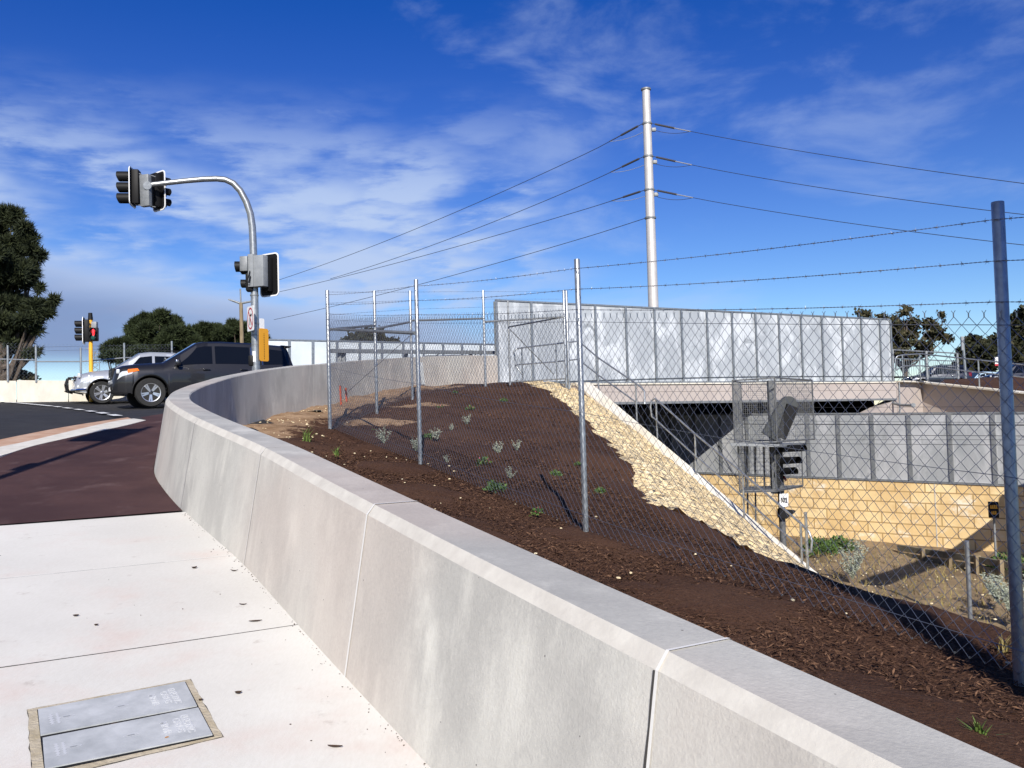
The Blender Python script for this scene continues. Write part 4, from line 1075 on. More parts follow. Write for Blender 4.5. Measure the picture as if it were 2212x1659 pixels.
def hood(px0, px1, py, rad, name='signal_hood'):
    def f(mb):
        a, b = P(px0, py, D0-.15), P(px1, py-2, D0-.75); d = (b-a).normalized(); s = d.cross(Vector((0, 0, 1))).normalized(); u = s.cross(d); rows = []
        for q, rr, cut in ((a, rad, 1.0), (b, rad*.92, .6)):
            rows.append([q+(s*math.cos(t)+u*math.sin(t))*rr-d*(0 if k in range(4, 13) else (0)) for k, t in [(k, -.5+(math.pi+1.0)*k/16) for k in range(17)]])
        mb.grid(rows); mb.grid([[q*.98+P(px0, py, D0-.15)*.02 for q in r] for r in rows])
    return rb_(name, M['black'], f)
for x1, y in ((1737, 972), (1726, 998), (1716, 1021)): hood(1684, x1, y, .115)
rb_('signal_head', M['black'], lambda mb: mb.box(P(1683, 998, D0-.08), (.10, .22, .95), None, .01))
rb_('red_lamp', M['reddark'], lambda mb: mb.lathe([(.07, 0), (.07, .03)], 12, Matrix.Translation(P(1694, 1034, D0-.2)) @ Matrix.Rotation(R(60), 4, 'Y')))
rb_('position_light', M['black'], lambda mb: mb.prism([P(1684, 1100, D0-.2), P(1719, 1103, D0-.2), P(1716, 1108, D0-.2), P(1708, 1113, D0-.2), P(1700, 1121, D0-.2), P(1684, 1119, D0-.2)], (0, .18, 0)))
def textmesh(s, size, ext=.002):
    c = bpy.data.curves.new('text', 'FONT'); c.body = s; c.size = size; c.extrude = ext; c.offset = size*.018; c.align_x = 'CENTER'; c.align_y = 'CENTER'
    o = bpy.data.objects.new('text', c); COL.objects.link(o); dg = bpy.context.evaluated_depsgraph_get()
    me = bpy.data.meshes.new_from_object(o.evaluated_get(dg)); bpy.data.objects.remove(o); bpy.data.curves.remove(c)
    r = ([v.co.copy() for v in me.vertices], [list(p.vertices) for p in me.polygons]); bpy.data.meshes.remove(me); return r
plate = rb_('number_plate', M['white'], lambda mb: mb.prism([P(1684, 1067, D0-.25), P(1703, 1066, D0-.2), P(1703, 1094, D0-.2), P(1684, 1096, D0-.25)], (0, .01, 0)))
vs, fs = textmesh('302', .155); c = P(1693.5, 1080.5, D0-.245)
mb = MB(); mb.add([Vector((c.x+v.x*.72, c.y-.004-v.z, c.z+v.y)) for v in vs], fs); mb.build('number', M['black'], plate)

# trackside odds and ends
def small_post(px, py0, py1, D, r, label, zb=None, m='galv'):
    a, b = P(px, py0, D), P(px, py1, D); b.x, b.y = a.x, a.y
    if zb is not None: b.z = zb
    mb = MB(); mb.tube([b, a-Vector((0, 0, .003)), a], [r, r, r*.8], 12); return tag(mb.build('marker_post', M[m], smooth=40), label, 'post')
small_post(1740, 1106, 1240, 15.6, .026, 'thin galvanised post standing at the foot of the sloping handrail')
small_post(2088, 1168, 1318, 8.4, .021, 'bare galvanised pipe post at the edge of the mulch left of the dark fence post', zb=-3.2)
nb_ = thing('trackside_sign', 'small black box sign with amber letters on a thin post before the limestone wall', 'sign', Vector((P(2148, 1200, 24).x, 24, -4.6)))
def nbp(name, m, f, par=None): mb = MB(); f(mb); return mb.build(name, m, par or nb_, smooth=40)
rz_ = Matrix.Rotation(R(-22), 3, 'Z'); bc = P(2146, 1101, 24)
nbp('pole', M['galvdull'], lambda mb: mb.tube([Vector((bc.x+.03, 24.05, -4.7)), Vector((bc.x+.03, 24.05, bc.z-.1))], .03, 10))
bx = nbp('sign_box', M['black'], lambda mb: mb.box(bc, (.24, .16, .42), rz_, .01))
for n_, x0, zz, hh in ((4, -.085, .035, .10), (3, -.065, -.12, .095)):       # two rows of amber characters too small to read
    vs_, fs_ = [], []; x = x0
    for q in range(n_):
        for wq, hq in ((.034, hh*rnd.uniform(.85, 1)), (.010, hh*.3)):
            o_ = len(vs_); vs_ += [rz_ @ Vector((xx, -.084, zq))+bc for xx, zq in ((x, zz), (x+wq, zz), (x+wq, zz+hq), (x, zz+hq))]; fs_.append((o_, o_+1, o_+2, o_+3)); x += wq
    mb = MB(); mb.add(vs_, fs_); o_ = mb.build('lettering', M['orange'], bx, fixn=False); bmq = bmesh.new(); bmq.from_mesh(o_.data); bmesh.ops.remove_doubles(bmq, verts=bmq.verts[:], dist=1e-4); bmq.to_mesh(o_.data); bmq.free()
sw = thing('timber_retaining_edge', 'grey timber sleeper edging stepped between short posts below the limestone wall', 'timber edging', Vector((P(1950, 1190, 26.5).x, 26.5, -4.6)))
ep = [(1942, 1183, 27.6), (1994, 1191, 26.6), (2052, 1200, 25.5), (2110, 1208, 24.4), (2162, 1218, 23.4), (2230, 1228, 22.4), (2330, 1242, 21.2)]
E_ = [P(*q) for q in ep]
for k in range(len(E_)-1):
    for h in range(2 if k < 2 else 3):
        mb = MB(); mb.bar(E_[k]-Vector((0, 0, .23*h)), E_[k+1]-Vector((0, 0, .23*h)), .12, .17); mb.build('sleeper', M['sleeper'], sw)
for k in range(1, len(E_)-1):
    mb = MB(); mb.box(E_[k]+Vector((-.05, -.12, -.35)), (.14, .12, .95)); mb.build('stake', M['wood'], sw)
# contact wires over the railway
def wire_line(A, B, r, label, m='conductor', n=24, sagk=0., group=None, name='overhead_wire', parent=None):
    mb = MB(); mb.tube(sag(A, B, sagk, n), r, 5, cap=False); o = mb.build(name, M[m], parent, fixn=False)
    if parent is None: tag(o, label, 'wire', group)
    return o
for (pa, pb, r, lab) in (((1560, 881, 33), (2290, 878, 21), .005, 'thin railway wire just above the lower panel wall top'), ((1560, 916, 33), (2290, 918.5, 19), .013, 'thickest black railway wire crossing in front of the lower panel wall'),
        ((1560, 908, 33), (2290, 914, 20), .005, 'thin railway wire close above the thick black one'), ((1560, 939, 33), (2290, 942, 20), .007, 'railway wire at mid height of the lower panel wall, upper of a close trio'),
        ((1560, 950, 33), (2290, 950, 20), .005, 'middle wire of the close trio before the lower panel wall'), ((1560, 957, 33), (2290, 962, 20), .006, 'lowest wire of the close trio before the lower panel wall')):
    wire_line(P(*pa), P(*pb), r, lab, group='railway wires')

# ------------------------------------------------ far side of the road: parapet, its fence, panel wall, bridge rail
def on_line(px, py, base=(-16.2, 28.0)):
    d = ray(px, py); u = d.x; t = (u*base[1]-base[0])/(TV.x-u*TV.y); y = base[1]+TV.y*t; return d*y
par = thing('road_parapet', 'cream concrete parapet along the far side of the road behind the cars', 'wall', on_line(0, 866))
edges = [-330, -150, 36, 148, 192, 300, 405, 520, 620]
for a, b in zip(edges[:-1], edges[1:]):
    def yb(px): return 865.5 if px > -10 else 866
    p0, p1 = on_line(a, 865.5+.0*a), on_line(b, 865.5-.012*max(b-150, 0)); t0, t1 = on_line(a, 821), on_line(b, 822.5-.02*max(b-150, 0))
    p0.z -= .5; p1.z -= .5; g = (p1-p0).normalized()*.012; nn = Vector((-TV.y, TV.x, 0))*.3
    t0 = Vector((p0.x, p0.y, t0.z)); t1 = Vector((p1.x, p1.y, t1.z))
    mb = MB(); mb.prism([p0+g, p1-g, t1-g, t0+g], nn); mb.build('wall_panel', M['farwall'], par)
ff = thing('chain_link_fence', 'distant fence of slim galvanised posts on the cream parapet left of the cars', 'fence', on_line(17, 819))
fpp = [(-60, 747, 819), (17, 746, 819), (78, 746, 820), (175, 751, 820), (269, 741, 818), (372, 737, 815)]
for px, y0, y1 in fpp:
    a, b = on_line(px, y1+6), on_line(px, y0); b.x, b.y = a.x, a.y; mb = MB(); mb.tube([a, b], .034, 8); mb.build('post', M['galv'], ff, smooth=40)
for (x0, y0), (x1, y1) in (((-60, 775.5), (17, 776)), ((17, 776), (78, 778)), ((78, 781), (175, 781)), ((175, 781), (268, 773)), ((268, 773), (372, 770))):
    mb = MB(); mb.tube([on_line(x0, y0), on_line(x1, y1)], .020, 8); mb.build('top_rail', M['galv'], ff, smooth=40)
fb = [Vector((q.x, q.y, q.z)) for q in (on_line(-60, 821), on_line(78, 822), on_line(269, 821), on_line(372, 818))]
mb = MB(); chainlink(mb, fb, 1.15 if True else 1, dia=.11, r=.0016, hook=False, knuckle=False); mb.build('mesh', M['wire'], ff, fixn=False)
for yy in (750, 758):
    mb = MB(); strand(mb, [on_line(-60, yy), on_line(78, yy), on_line(269, yy-4), on_line(372, yy-6)], r=.0025, twist=False, barb=.35); mb.build('barbed_wire', M['barb'], ff, fixn=False)
fx = [574, 624, 675, 727, 776, 824, 870, 914, 956, 997, 1037, 1076]
panel_wall('noise_wall', 'pale panel wall along the far side of the bridge behind the dark car', [on_line(x, 806) for x in fx], [on_line(x, 735+.0205*(x-590)) for x in fx], (M['panelfar'], M['galv']), post_w=.10)
br = thing('bridge_rail', 'horizontal steel bridge rail on short posts behind the curved concrete wall', 'guard rail', P(900, 765, 26))
g0, g1 = P(716, 758, 24.0), P(1080, 762, 28.3)
mb = MB(); mb.bar(g0, g1, .12, .11); mb.build('rail', M['galvdull'], br)
for px, y1 in ((732, 800), (741, 800), (876, 778), (1017, 772)):
    f = (px-716)/364; a = P(px, 759.5, 24.0+4.3*f); b = P(px, y1, 24.0+4.3*f); b.x, b.y = a.x, a.y
    mb = MB(); mb.bar(a+Vector((0, .1, .05)), b+Vector((0, .1, 0)), .11, .10); mb.build('post', M['galvdull'], br)
# steel bar leaning on the inside of the wall
mb = MB(); mb.bar(P(914, 831, 23.3), P(909.5, 783, 23.55), .09, .03); tag(mb.build('steel_stub', M['galvdull']), 'short dark steel upright fixed on the sunlit inner face of the concrete wall', 'post')
for (px, y0, y1, w, lab) in ((737, 833, 875, .055, 'taller orange survey peg in the bare soil inside the fence corner'), (749, 838, 868, .045, 'shorter orange peg just right of the taller one')):
    D = 16.2; a, b = P(px, y1, D), P(px-2, y0, D); mb = MB(); mb.bar(a, b, w, .03); tag(mb.build('survey_peg', M['orangepeg']), lab, 'peg')

# railing on the wing wall and the balustrade behind it
handrail([[(1936, 800, 36.6), (1934, 774, 36.6), (1939, 769, 36.6), (1949, 767, 36.7), (1990, 764.5, 38.0), (2113, 777.5, 35.6), (2212, 788, 33.6), (2330, 797, 31.8)], [(1936, 800, 36.6), (1949, 791, 36.7), (1990, 790, 38.0), (2113, 804, 35.6), (2212, 815, 33.6), (2330, 826, 31.8)]],
         [((1949, 767, 36.7), (1951, 825, 36.7)), ((1986, 765, 37.9), (1988, 825, 37.9)), ((2113, 777, 35.6), (2116, 838, 35.6)), ((2226, 789, 33.4), (2230, 850, 33.4))], 'wing_wall_railing', 'white-grey two bar railing following the top of the beige wing wall', r=.03)
bal = thing('pedestrian_balustrade', 'galvanised vertical bar balustrade behind the railing at the right end of the bridge', 'balustrade', P(1930, 818, 44))
b0, b1, b2 = P(1930, 818, 42.5), P(2003, 818, 44.5), P(2070, 820, 47)
def zat(px, py, D): return P(px, py, D).z
H_ = zat(1940, 775, 43)-b0.z
mb = MB(); cnt = 30
for k in range(cnt+1):
    p = b0.lerp(b2, k/cnt); mb.tube([p+Vector((0, 0, .1)), p+Vector((0, 0, H_))], .011, 5)
mb.build('bar_panel', M['galv'], bal)
for z in (.1, H_):
    mb = MB(); mb.bar(b0+Vector((0, 0, z)), b2+Vector((0, 0, z)), .05, .05); mb.build('rail', M['galv'], bal)
mb = MB(); mb.bar(b0+Vector((0, 0, H_+.42)), b2+Vector((0, 0, H_+.42)), .06, .06); mb.build('upper_rail', M['galvdull'], bal)
for p in (b0, b1, b2): mb = MB(); mb.bar(p-Vector((0, 0, .1)), p+Vector((0, 0, H_+.42)), .10, .10); mb.build('post', M['galvdull'], bal)
# ================================================================== VEHICLES
class Car:
    """body built from cross sections along x (front +), local y to the left"""
    def __init__(s, k): s.__dict__.update(k)
    def f(s, key, x): a = s.prof[key]; return float(np.interp(x, [q[0] for q in a], [q[1] for q in a]))
    def sec(s, x):
        top, wt, zb_, wb, Wd = (s.f(k, x) for k in ('top', 'wt', 'belt', 'wb', 'W'))
        low = s.f('sill', x); arch = 0
        for xc in s.axles:
            d = abs(x-xc)
            if d < s.ra: arch = max(arch, s.rw+math.sqrt(s.ra**2-d*d))
        lw_ = max(low, arch); zb_ = max(zb_, lw_+.08); z4 = max(zb_-.15, lw_+.05); z5 = max(min(.62, z4-.03), lw_+.02)
        top = max(top, zb_+.01); e = min(.06, (top-zb_)*.5)
        return [Vector((x, 0, top+.02)), Vector((x, wt*.55, top+.015)), Vector((x, wt*.88, top-.004)), Vector((x, wt, top-e)), Vector((x, wb, zb_)), Vector((x, Wd, z4)), Vector((x, Wd+.0, z5)), Vector((x, Wd-.03, lw_)), Vector((x, Wd-.16, lw_+.02)), Vector((x, Wd-.22, lw_+.03)), Vector((x, 0, max(low-.02, min(lw_, low+.35))))]
    def side(s, x, v):
        q = s.sec(x); seq = [(0, q[7]), (.2, q[6]), (.45, q[5]), (.6, q[4]), (1, q[3])]
        for (a, p), (b, r) in zip(seq[:-1], seq[1:]):
            if v <= b+1e-9: return p.lerp(r, (v-a)/(b-a))
        return q[3]
    def over(s, x, t):                      # across the top, t -1..1
        q = s.sec(x); a = abs(t); seq = [(0, q[0]), (.55, q[1]), (.88, q[2]), (1, q[3])]
        for (u, p), (b, r) in zip(seq[:-1], seq[1:]):
            if a <= b+1e-9: z = p.lerp(r, (a-u)/(b-u)); break
        return Vector((z.x, z.y*(1 if t >= 0 else -1), z.z))
    def xs(s):
        x0, x1 = s.prof['top'][0][0], s.prof['top'][-1][0]; a = set(np.round(np.linspace(x0, x1, 90), 3))
        for k in s.prof.values(): a |= {round(q[0], 3) for q in k}
        for xc in s.axles:
            for t in np.linspace(-1, 1, 27): a.add(round(xc+s.ra*math.sin(t*math.pi/2), 3))
        return sorted(q for q in a if x0 <= q <= x1)
    def body(s):
        mb = MB(); rows = []
        for x in s.xs():
            q = s.sec(x); rows.append([Vector((p.x, -p.y, p.z)) for p in reversed(q)]+q[1:])
        mb.grid(rows); n = len(rows[0]); mb.add(rows[0], [tuple(range(n))]); mb.add(rows[-1], [tuple(reversed(range(n)))]); return mb
    def patch(s, mb, cor, sides=(1, -1), off=.007, nx=10, nv=5):
        """cor: four (x, v) corners bottom-front, bottom-rear, top-rear, top-front"""
        for sg in sides:
            rows = []
            for i in range(nv+1):
                r = []
                for j in range(nx+1):
                    a, b = j/nx, i/nv
                    x = (cor[0][0]*(1-a)+cor[1][0]*a)*(1-b)+(cor[3][0]*(1-a)+cor[2][0]*a)*b; v = (cor[0][1]*(1-a)+cor[1][1]*a)*(1-b)+(cor[3][1]*(1-a)+cor[2][1]*a)*b
                    p = s.side(x, v); r.append(Vector((p.x, (p.y+off)*sg, p.z+off*.15)))
                rows.append(r)
            mb.grid(rows)
    def wheel(s, root, xc, sg, spokes, rr):
        R_, w_ = s.rw, .24; y = (s.prof['W'][3][1]-.115)*sg
        m = Matrix.Translation((xc, y, R_)) @ Matrix.Rotation(R(-90)*sg, 4, 'X')
        w = MB(); w.lathe([(rr*.98, -w_/2), (R_*.93, -w_/2), (R_*.985, -w_*.36), (R_, -w_*.2), (R_, w_*.2), (R_*.985, w_*.36), (R_*.93, w_/2), (rr*1.03, w_*.47), (rr*.98, w_*.40)], 36, m)
        wh = w.build('wheel', M['tyre'], root, smooth=35, local=True)
        w = MB(); w.lathe([(rr, w_*.30), (rr, w_*.45), (rr*.93, w_*.43), (rr*.88, w_*.20), (.05, w_*.16)], 30, m); 
        w.lathe([(.075, w_*.16), (.075, w_*.36), (.055, w_*.40)], 14, m)
        for k in range(spokes):
            t = 2*math.pi*k/spokes+.3
            for dt in (-.13, .13):
                a = Vector((math.cos(t+dt*1.2)*.06, math.sin(t+dt*1.2)*.06, w_*.33)); b = Vector((math.cos(t+dt)*rr*.93, math.sin(t+dt)*rr*.93, w_*.38))
                w.bar(m @ a, m @ b, .040, .035, up=(m.to_3x3() @ Vector((0, 0, 1))))
        w.build('rim', M['rim'], wh, smooth=30, local=True)
        w = MB(); w.lathe([(rr*.9, w_*.12), (.02, w_*.13)], 24, m); w.build('brake_disc', M['black'], wh, local=True)
def build_car(name, label, spec, paint, loc, rz, tilt=0.):
    c = Car(spec); t = thing(name, label, 'car', loc, rz)
    rot = Matrix.Rotation(rz, 3, 'Z') @ Matrix.Rotation(tilt, 3, 'Y'); t.matrix_world = Matrix.Translation(Vector(loc)) @ rot.to_4x4(); WM[t.name] = t.matrix_world.copy()
    def pt(nm, m, f, par=None, sm=30): mb = MB(); f(mb); return mb.build(nm, m, par or t, smooth=sm, local=True)
    bo = c.body().build('body', M[paint], t, smooth=38, local=True)
    pt('underbody', M['black'], lambda mb: mb.box(((c.axles[0]+c.axles[1])/2, 0, .42), (c.axles[0]-c.axles[1]+.5, 1.0, .2)))
    for w in spec['side_glass']:
        for sg in (1, -1): pt('side_window', M['glass'], lambda mb: c.patch(mb, w, (sg,)))
    pt('windscreen', M['screen'], lambda mb: mb.grid([[c.over(x, q)+Vector((.006, 0, .008)) for q in np.linspace(-.86, .86, 13)] for x in np.linspace(*spec['ws'], 10)]))
    pt('rear_window', M['glass'], lambda mb: mb.grid([[c.over(x, q)+Vector((-.008, 0, .006)) for q in np.linspace(-.84, .84, 9)] for x in np.linspace(*spec['rw_'], 8)]))
    for d in spec['doors']:
        for sg in (1, -1):
            dr = pt('door', M[paint], lambda mb: c.patch(mb, ((d[0], .1), (d[1], .1), (d[1], .59), (d[0], .59)), (sg,), off=.004))
            p = c.side(d[1]+.2, .50); pt('handle', M['blackgloss'] if paint != 'paintsilver' else M[paint], lambda mb: mb.box((p.x, sg*(p.y+.03), p.z), (.20, .035, .032), None, .01), dr)
    for sg in (1, -1):
        for xc in c.axles: c.wheel(t, xc, sg, spec['spokes'], spec['rr'])
        p = c.side(spec['mirror'], .64)
        mi = pt('mirror', M[paint], lambda mb: mb.box((p.x, sg*(p.y+.13), p.z+.07), (.12, .22, .17), None, .04)); pt('mirror_cap', M['chrome'], lambda mb: mb.box((p.x+.05, sg*(p.y+.14), p.z+.10), (.05, .19, .09), None, .02), mi)
        h = spec['headlamp']; rows_ = []
        hl = pt('headlight', M['lamp'], lambda mb: c.patch(mb, h, (sg,), .012, 6, 3))
        if 'indicator' in spec: pt('indicator', M['amber'], lambda mb: c.patch(mb, spec['indicator'], (sg,), .016, 6, 2))
        fx_ = spec['front']; pt('headlight', M['lamp'], lambda mb: mb.box((fx_-.10, sg*spec['hl_y'], spec['hl_z']), (.10, .26, .13), Matrix.Rotation(-sg*.35, 3, 'Z'), .03))
        pt('fog_light', M['lamp'], lambda mb: mb.box((fx_-.06, sg*.64, .52), (.08, .13, .10), Matrix.Rotation(-sg*.3, 3, 'Z'), .03))
        pt('tail_light', M['taillight'], lambda mb: mb.box((spec['rear']+.06, sg*spec['tl_y'], spec['tl_z']), (.22, .22, .30), Matrix.Rotation(sg*.2, 3, 'Z'), .04))
    for g in spec['grille']: pt('grille', M['black'], lambda mb: mb.box(g[0], g[1], None, .02))
    for k in range(3): pt('grille_bar', M['chrome'], lambda mb: mb.box((spec['front']+.035, 0, spec['grille'][0][0][2]-.09+.09*k), (.03, .82, .028), None, .008))
    pt('number_plate', M['white'], lambda mb: mb.box((spec['front']+.06, 0, .50), (.015, .37, .11)))
    return t, c
SUV = dict(axles=(1.56, -1.29), rw=.40, ra=.47, spokes=5, rr=.255, front=2.44, rear=-2.44, ws=(1.13, .34), rw_=(-2.20, -2.42), mirror=.88, hl_y=.70, hl_z=.96, tl_y=.82, tl_z=1.10,
  prof=dict(top=[(-2.50, .98), (-2.47, 1.10), (-2.42, 1.26), (-2.24, 1.76), (-2.10, 1.86), (-1.2, 1.90), (-.3, 1.905), (.15, 1.88), (.34, 1.83), (1.12, 1.30), (1.22, 1.245), (1.9, 1.18), (2.25, 1.12), (2.38, 1.06), (2.44, .98), (2.49, .72)],
    wt=[(-2.5, .70), (-2.42, .80), (-2.2, .72), (-1, .74), (.3, .71), (1.12, .82), (1.3, .84), (2.2, .80), (2.38, .74), (2.49, .62)],
    belt=[(-2.5, .9), (-2.42, 1.16), (-2.1, 1.21), (-.5, 1.19), (1.1, 1.13), (1.9, 1.08), (2.3, 1.02), (2.42, .90), (2.49, .66)],
    wb=[(-2.5, .78), (-2.42, .88), (-2.1, .92), (0, .94), (1.2, .925), (1.9, .90), (2.25, .85), (2.42, .76), (2.49, .64)],
    W=[(-2.5, .80), (-2.42, .92), (-2.1, .965), (-1.3, .985), (1.5, .985), (1.9, .965), (2.2, .92), (2.38, .84), (2.45, .76), (2.49, .68)],
    sill=[(-2.5, .50), (-2.3, .42), (-1.6, .40), (-1, .36), (1.2, .36), (1.9, .36), (2.3, .40), (2.49, .46)]),
  side_glass=[((.98, .64), (-.06, .64), (-.06, .95), (.36, .95)), ((-.14, .64), (-1.10, .64), (-1.10, .95), (-.14, .95)), ((-1.18, .64), (-1.42, .64), (-1.38, .95), (-1.18, .95)), ((-1.50, .64), (-2.22, .66), (-2.10, .93), (-1.46, .95))],
  doors=[(1.02, -.09), (-.11, -1.12)], headlamp=((2.40, .38), (2.04, .44), (1.98, .54), (2.34, .53)), indicator=((2.16, .47), (1.86, .50), (1.90, .57), (2.14, .575)),
  grille=[((2.45, 0, .90), (.08, .95, .34)), ((2.47, 0, .56), (.07, 1.2, .16))])
HEAD = math.atan2(-TV.y, -TV.x)
def car_at(px, py, D, ahead):
    """ground point under the near front wheel at that pixel -> origin of the car"""
    p = P(px, py, D); hd = Vector((math.cos(HEAD), math.sin(HEAD), 0)); left = Vector((-hd.y, hd.x, 0))
    return p - hd*ahead - left*.93
S1 = car_at(325, 883, 24.1, 1.56)
suv, suvc = build_car('suv_car', 'dark graphite four wheel drive wagon waiting at the give way line', SUV, 'paintgrey', S1, HEAD, -R(1.6))
# side step and roof rails of the wagon
def addp(t, nm, m, f): mb = MB(); f(mb); return mb.build(nm, M[m], t, smooth=30, local=True)
for sg in (1, -1):
    addp(suv, 'side_step', 'black', lambda mb: mb.box((.05, sg*.93, .36), (1.9, .16, .05), None, .02))
    addp(suv, 'wheel_arch', 'black', lambda mb: mb.tube([Vector((1.56+.475*math.cos(a), sg*.955, .40+.475*math.sin(a))) for a in np.linspace(-.1, math.pi+.1, 20)], .022, 6))
    addp(suv, 'window_trim', 'chrome', lambda mb: mb.bar(suvc.side(-1.145, .63)*1+Vector((0, .012, 0)) if sg > 0 else Vector((-1.145, -suvc.side(-1.145, .63).y-.012, suvc.side(-1.145, .63).z)), Vector((-1.15, sg*(suvc.side(-1.15, .95).y+.012), suvc.side(-1.15, .95).z)), .018, .008))
    addp(suv, 'window_trim', 'chrome', lambda mb: mb.bar(Vector((-1.47, sg*(suvc.side(-1.47, .63).y+.012), suvc.side(-1.47, .63).z)), Vector((-1.42, sg*(suvc.side(-1.42, .95).y+.012), suvc.side(-1.42, .95).z)), .018, .008))
addp(suv, 'rear_spoiler', 'paintgrey', lambda mb: mb.box((-2.22, 0, 1.855), (.30, 1.3, .035), Matrix.Rotation(-.06, 3, 'Y'), .012))
addp(suv, 'steering_wheel', 'grey', lambda mb: mb.tube([Vector((1.0+.02*math.sin(a), -.36+.16*math.cos(a), 1.36+.1*math.sin(a))) for a in np.linspace(0, 6.28, 20)], .012, 6))
SIL = dict(SUV); SIL.update(axles=(1.32, -1.17), rw=.345, ra=.41, spokes=6, rr=.235, front=2.02, rear=-2.0, ws=(.98, .22), rw_=(-1.82, -1.98), mirror=.70, hl_y=.60, hl_z=.86, tl_y=.70, tl_z=.95,
  prof=dict(top=[(-2.06, .85), (-2.0, 1.02), (-1.84, 1.50), (-1.7, 1.60), (-.8, 1.66), (-.1, 1.66), (.22, 1.61), (.97, 1.10), (1.1, 1.06), (1.6, .99), (1.88, .91), (2.0, .80), (2.06, .60)],
    wt=[(-2.06, .6), (-1.84, .62), (-.8, .64), (.22, .62), (.97, .72), (1.3, .72), (1.8, .66), (2.06, .52)],
    belt=[(-2.06, .8), (-1.95, 1.0), (-.5, .98), (.95, .95), (1.6, .90), (1.9, .80), (2.06, .55)],
    wb=[(-2.06, .70), (-1.95, .78), (0, .82), (1.1, .80), (1.7, .76), (1.95, .66), (2.06, .54)],
    W=[(-2.06, .70), (-1.95, .82), (-1.2, .865), (1.3, .865), (1.6, .84), (1.85, .77), (2.0, .66), (2.06, .58)],
    sill=[(-2.06, .42), (-1.6, .36), (-.9, .30), (1, .30), (1.7, .32), (2.06, .38)]),
  side_glass=[((.84, .64), (-.12, .64), (-.12, .95), (.26, .95)), ((-.20, .64), (-1.0, .64), (-1.0, .95), (-.20, .95)), ((-1.08, .64), (-1.78, .66), (-1.68, .94), (-1.06, .95))],
  doors=[(.92, -.14), (-.17, -1.02)], headlamp=((1.96, .40), (1.60, .46), (1.56, .57), (1.88, .56)), grille=[((2.02, 0, .76), (.07, .70, .16)), ((2.03, 0, .48), (.06, .9, .12))])
SIL.pop('indicator', None)
S2 = car_at(221, 874, 27.0, 1.32)
sil, silc = build_car('suv_car', 'silver compact wagon with a black nudge bar behind the dark wagon', SIL, 'paintsilver', S2, HEAD, -R(1.2))
for sg in (1, -1):
    addp(sil, 'roof_rail', 'black', lambda mb: mb.tube([Vector((.05, sg*.58, 1.67)), Vector((-.1, sg*.58, 1.72)), Vector((-1.4, sg*.57, 1.70)), Vector((-1.55, sg*.57, 1.63))], .018, 6))
    addp(sil, 'wheel_arch', 'black', lambda mb: mb.tube([Vector((1.32+.415*math.cos(a), sg*.845, .345+.415*math.sin(a))) for a in np.linspace(-.1, math.pi+.1, 20)], .02, 6))
addp(sil, 'nudge_bar', 'black', lambda mb: [mb.tube([Vector((2.05, s_*.42, .36)), Vector((2.22, s_*.42, .40)), Vector((2.27, s_*.42, .62)), Vector((2.22, s_*.40, .80)), Vector((2.10, s_*.38, .80))], .03, 8) for s_ in (1, -1)]+[mb.tube([Vector((2.26, -.42, z)), Vector((2.26, .42, z))], .028, 8) for z in (.42, .64)])
addp(sil, 'bumper_guard', 'chrome', lambda mb: mb.tube([Vector((1.75, .80, .44)), Vector((2.0, .66, .42)), Vector((2.12, .3, .42)), Vector((2.12, -.3, .42)), Vector((2.0, -.66, .42))], .045, 8))
# other cars, mostly hidden: behind the bridge rail and in the car park
def recolour(c, m):
    for ch in c.children:
        for s_, sl_ in enumerate(ch.material_slots):
            if sl_.material in (M['paintsilver'],): sl_.link = 'OBJECT'; sl_.material = M[m]
        for g in ch.children:
            for sl_ in g.material_slots:
                if sl_.material == M['paintsilver']: sl_.link = 'OBJECT'; sl_.material = M[m]
pA = P(1010, 767, 33.0); c3 = copy_tree(sil, Vector((pA.x, pA.y, pA.z-1.70)), HEAD+math.pi, 'dark car whose roof shows between the bridge rail and the concrete wall'); recolour(c3, 'paintnavy')
pB = P(2172, 786, 60); c4 = copy_tree(sil, Vector((pB.x+.6, pB.y, pB.z-1.70)), R(178), 'black parked car half hidden behind the dark fence post'); recolour(c4, 'paintnavy')
pC = P(2098, 803, 62); c5 = copy_tree(sil, Vector((pC.x+.3, pC.y, pC.z-1.70)), R(200), 'pale blue parked car low beside the light post'); recolour(c5, 'paintpale')
pD = P(2022, 789, 62); c6 = copy_tree(sil, Vector((pD.x, pD.y, pD.z-1.70)), R(175), 'dark parked car seen through the vertical bars of the balustrade'); recolour(c6, 'paintnavy')

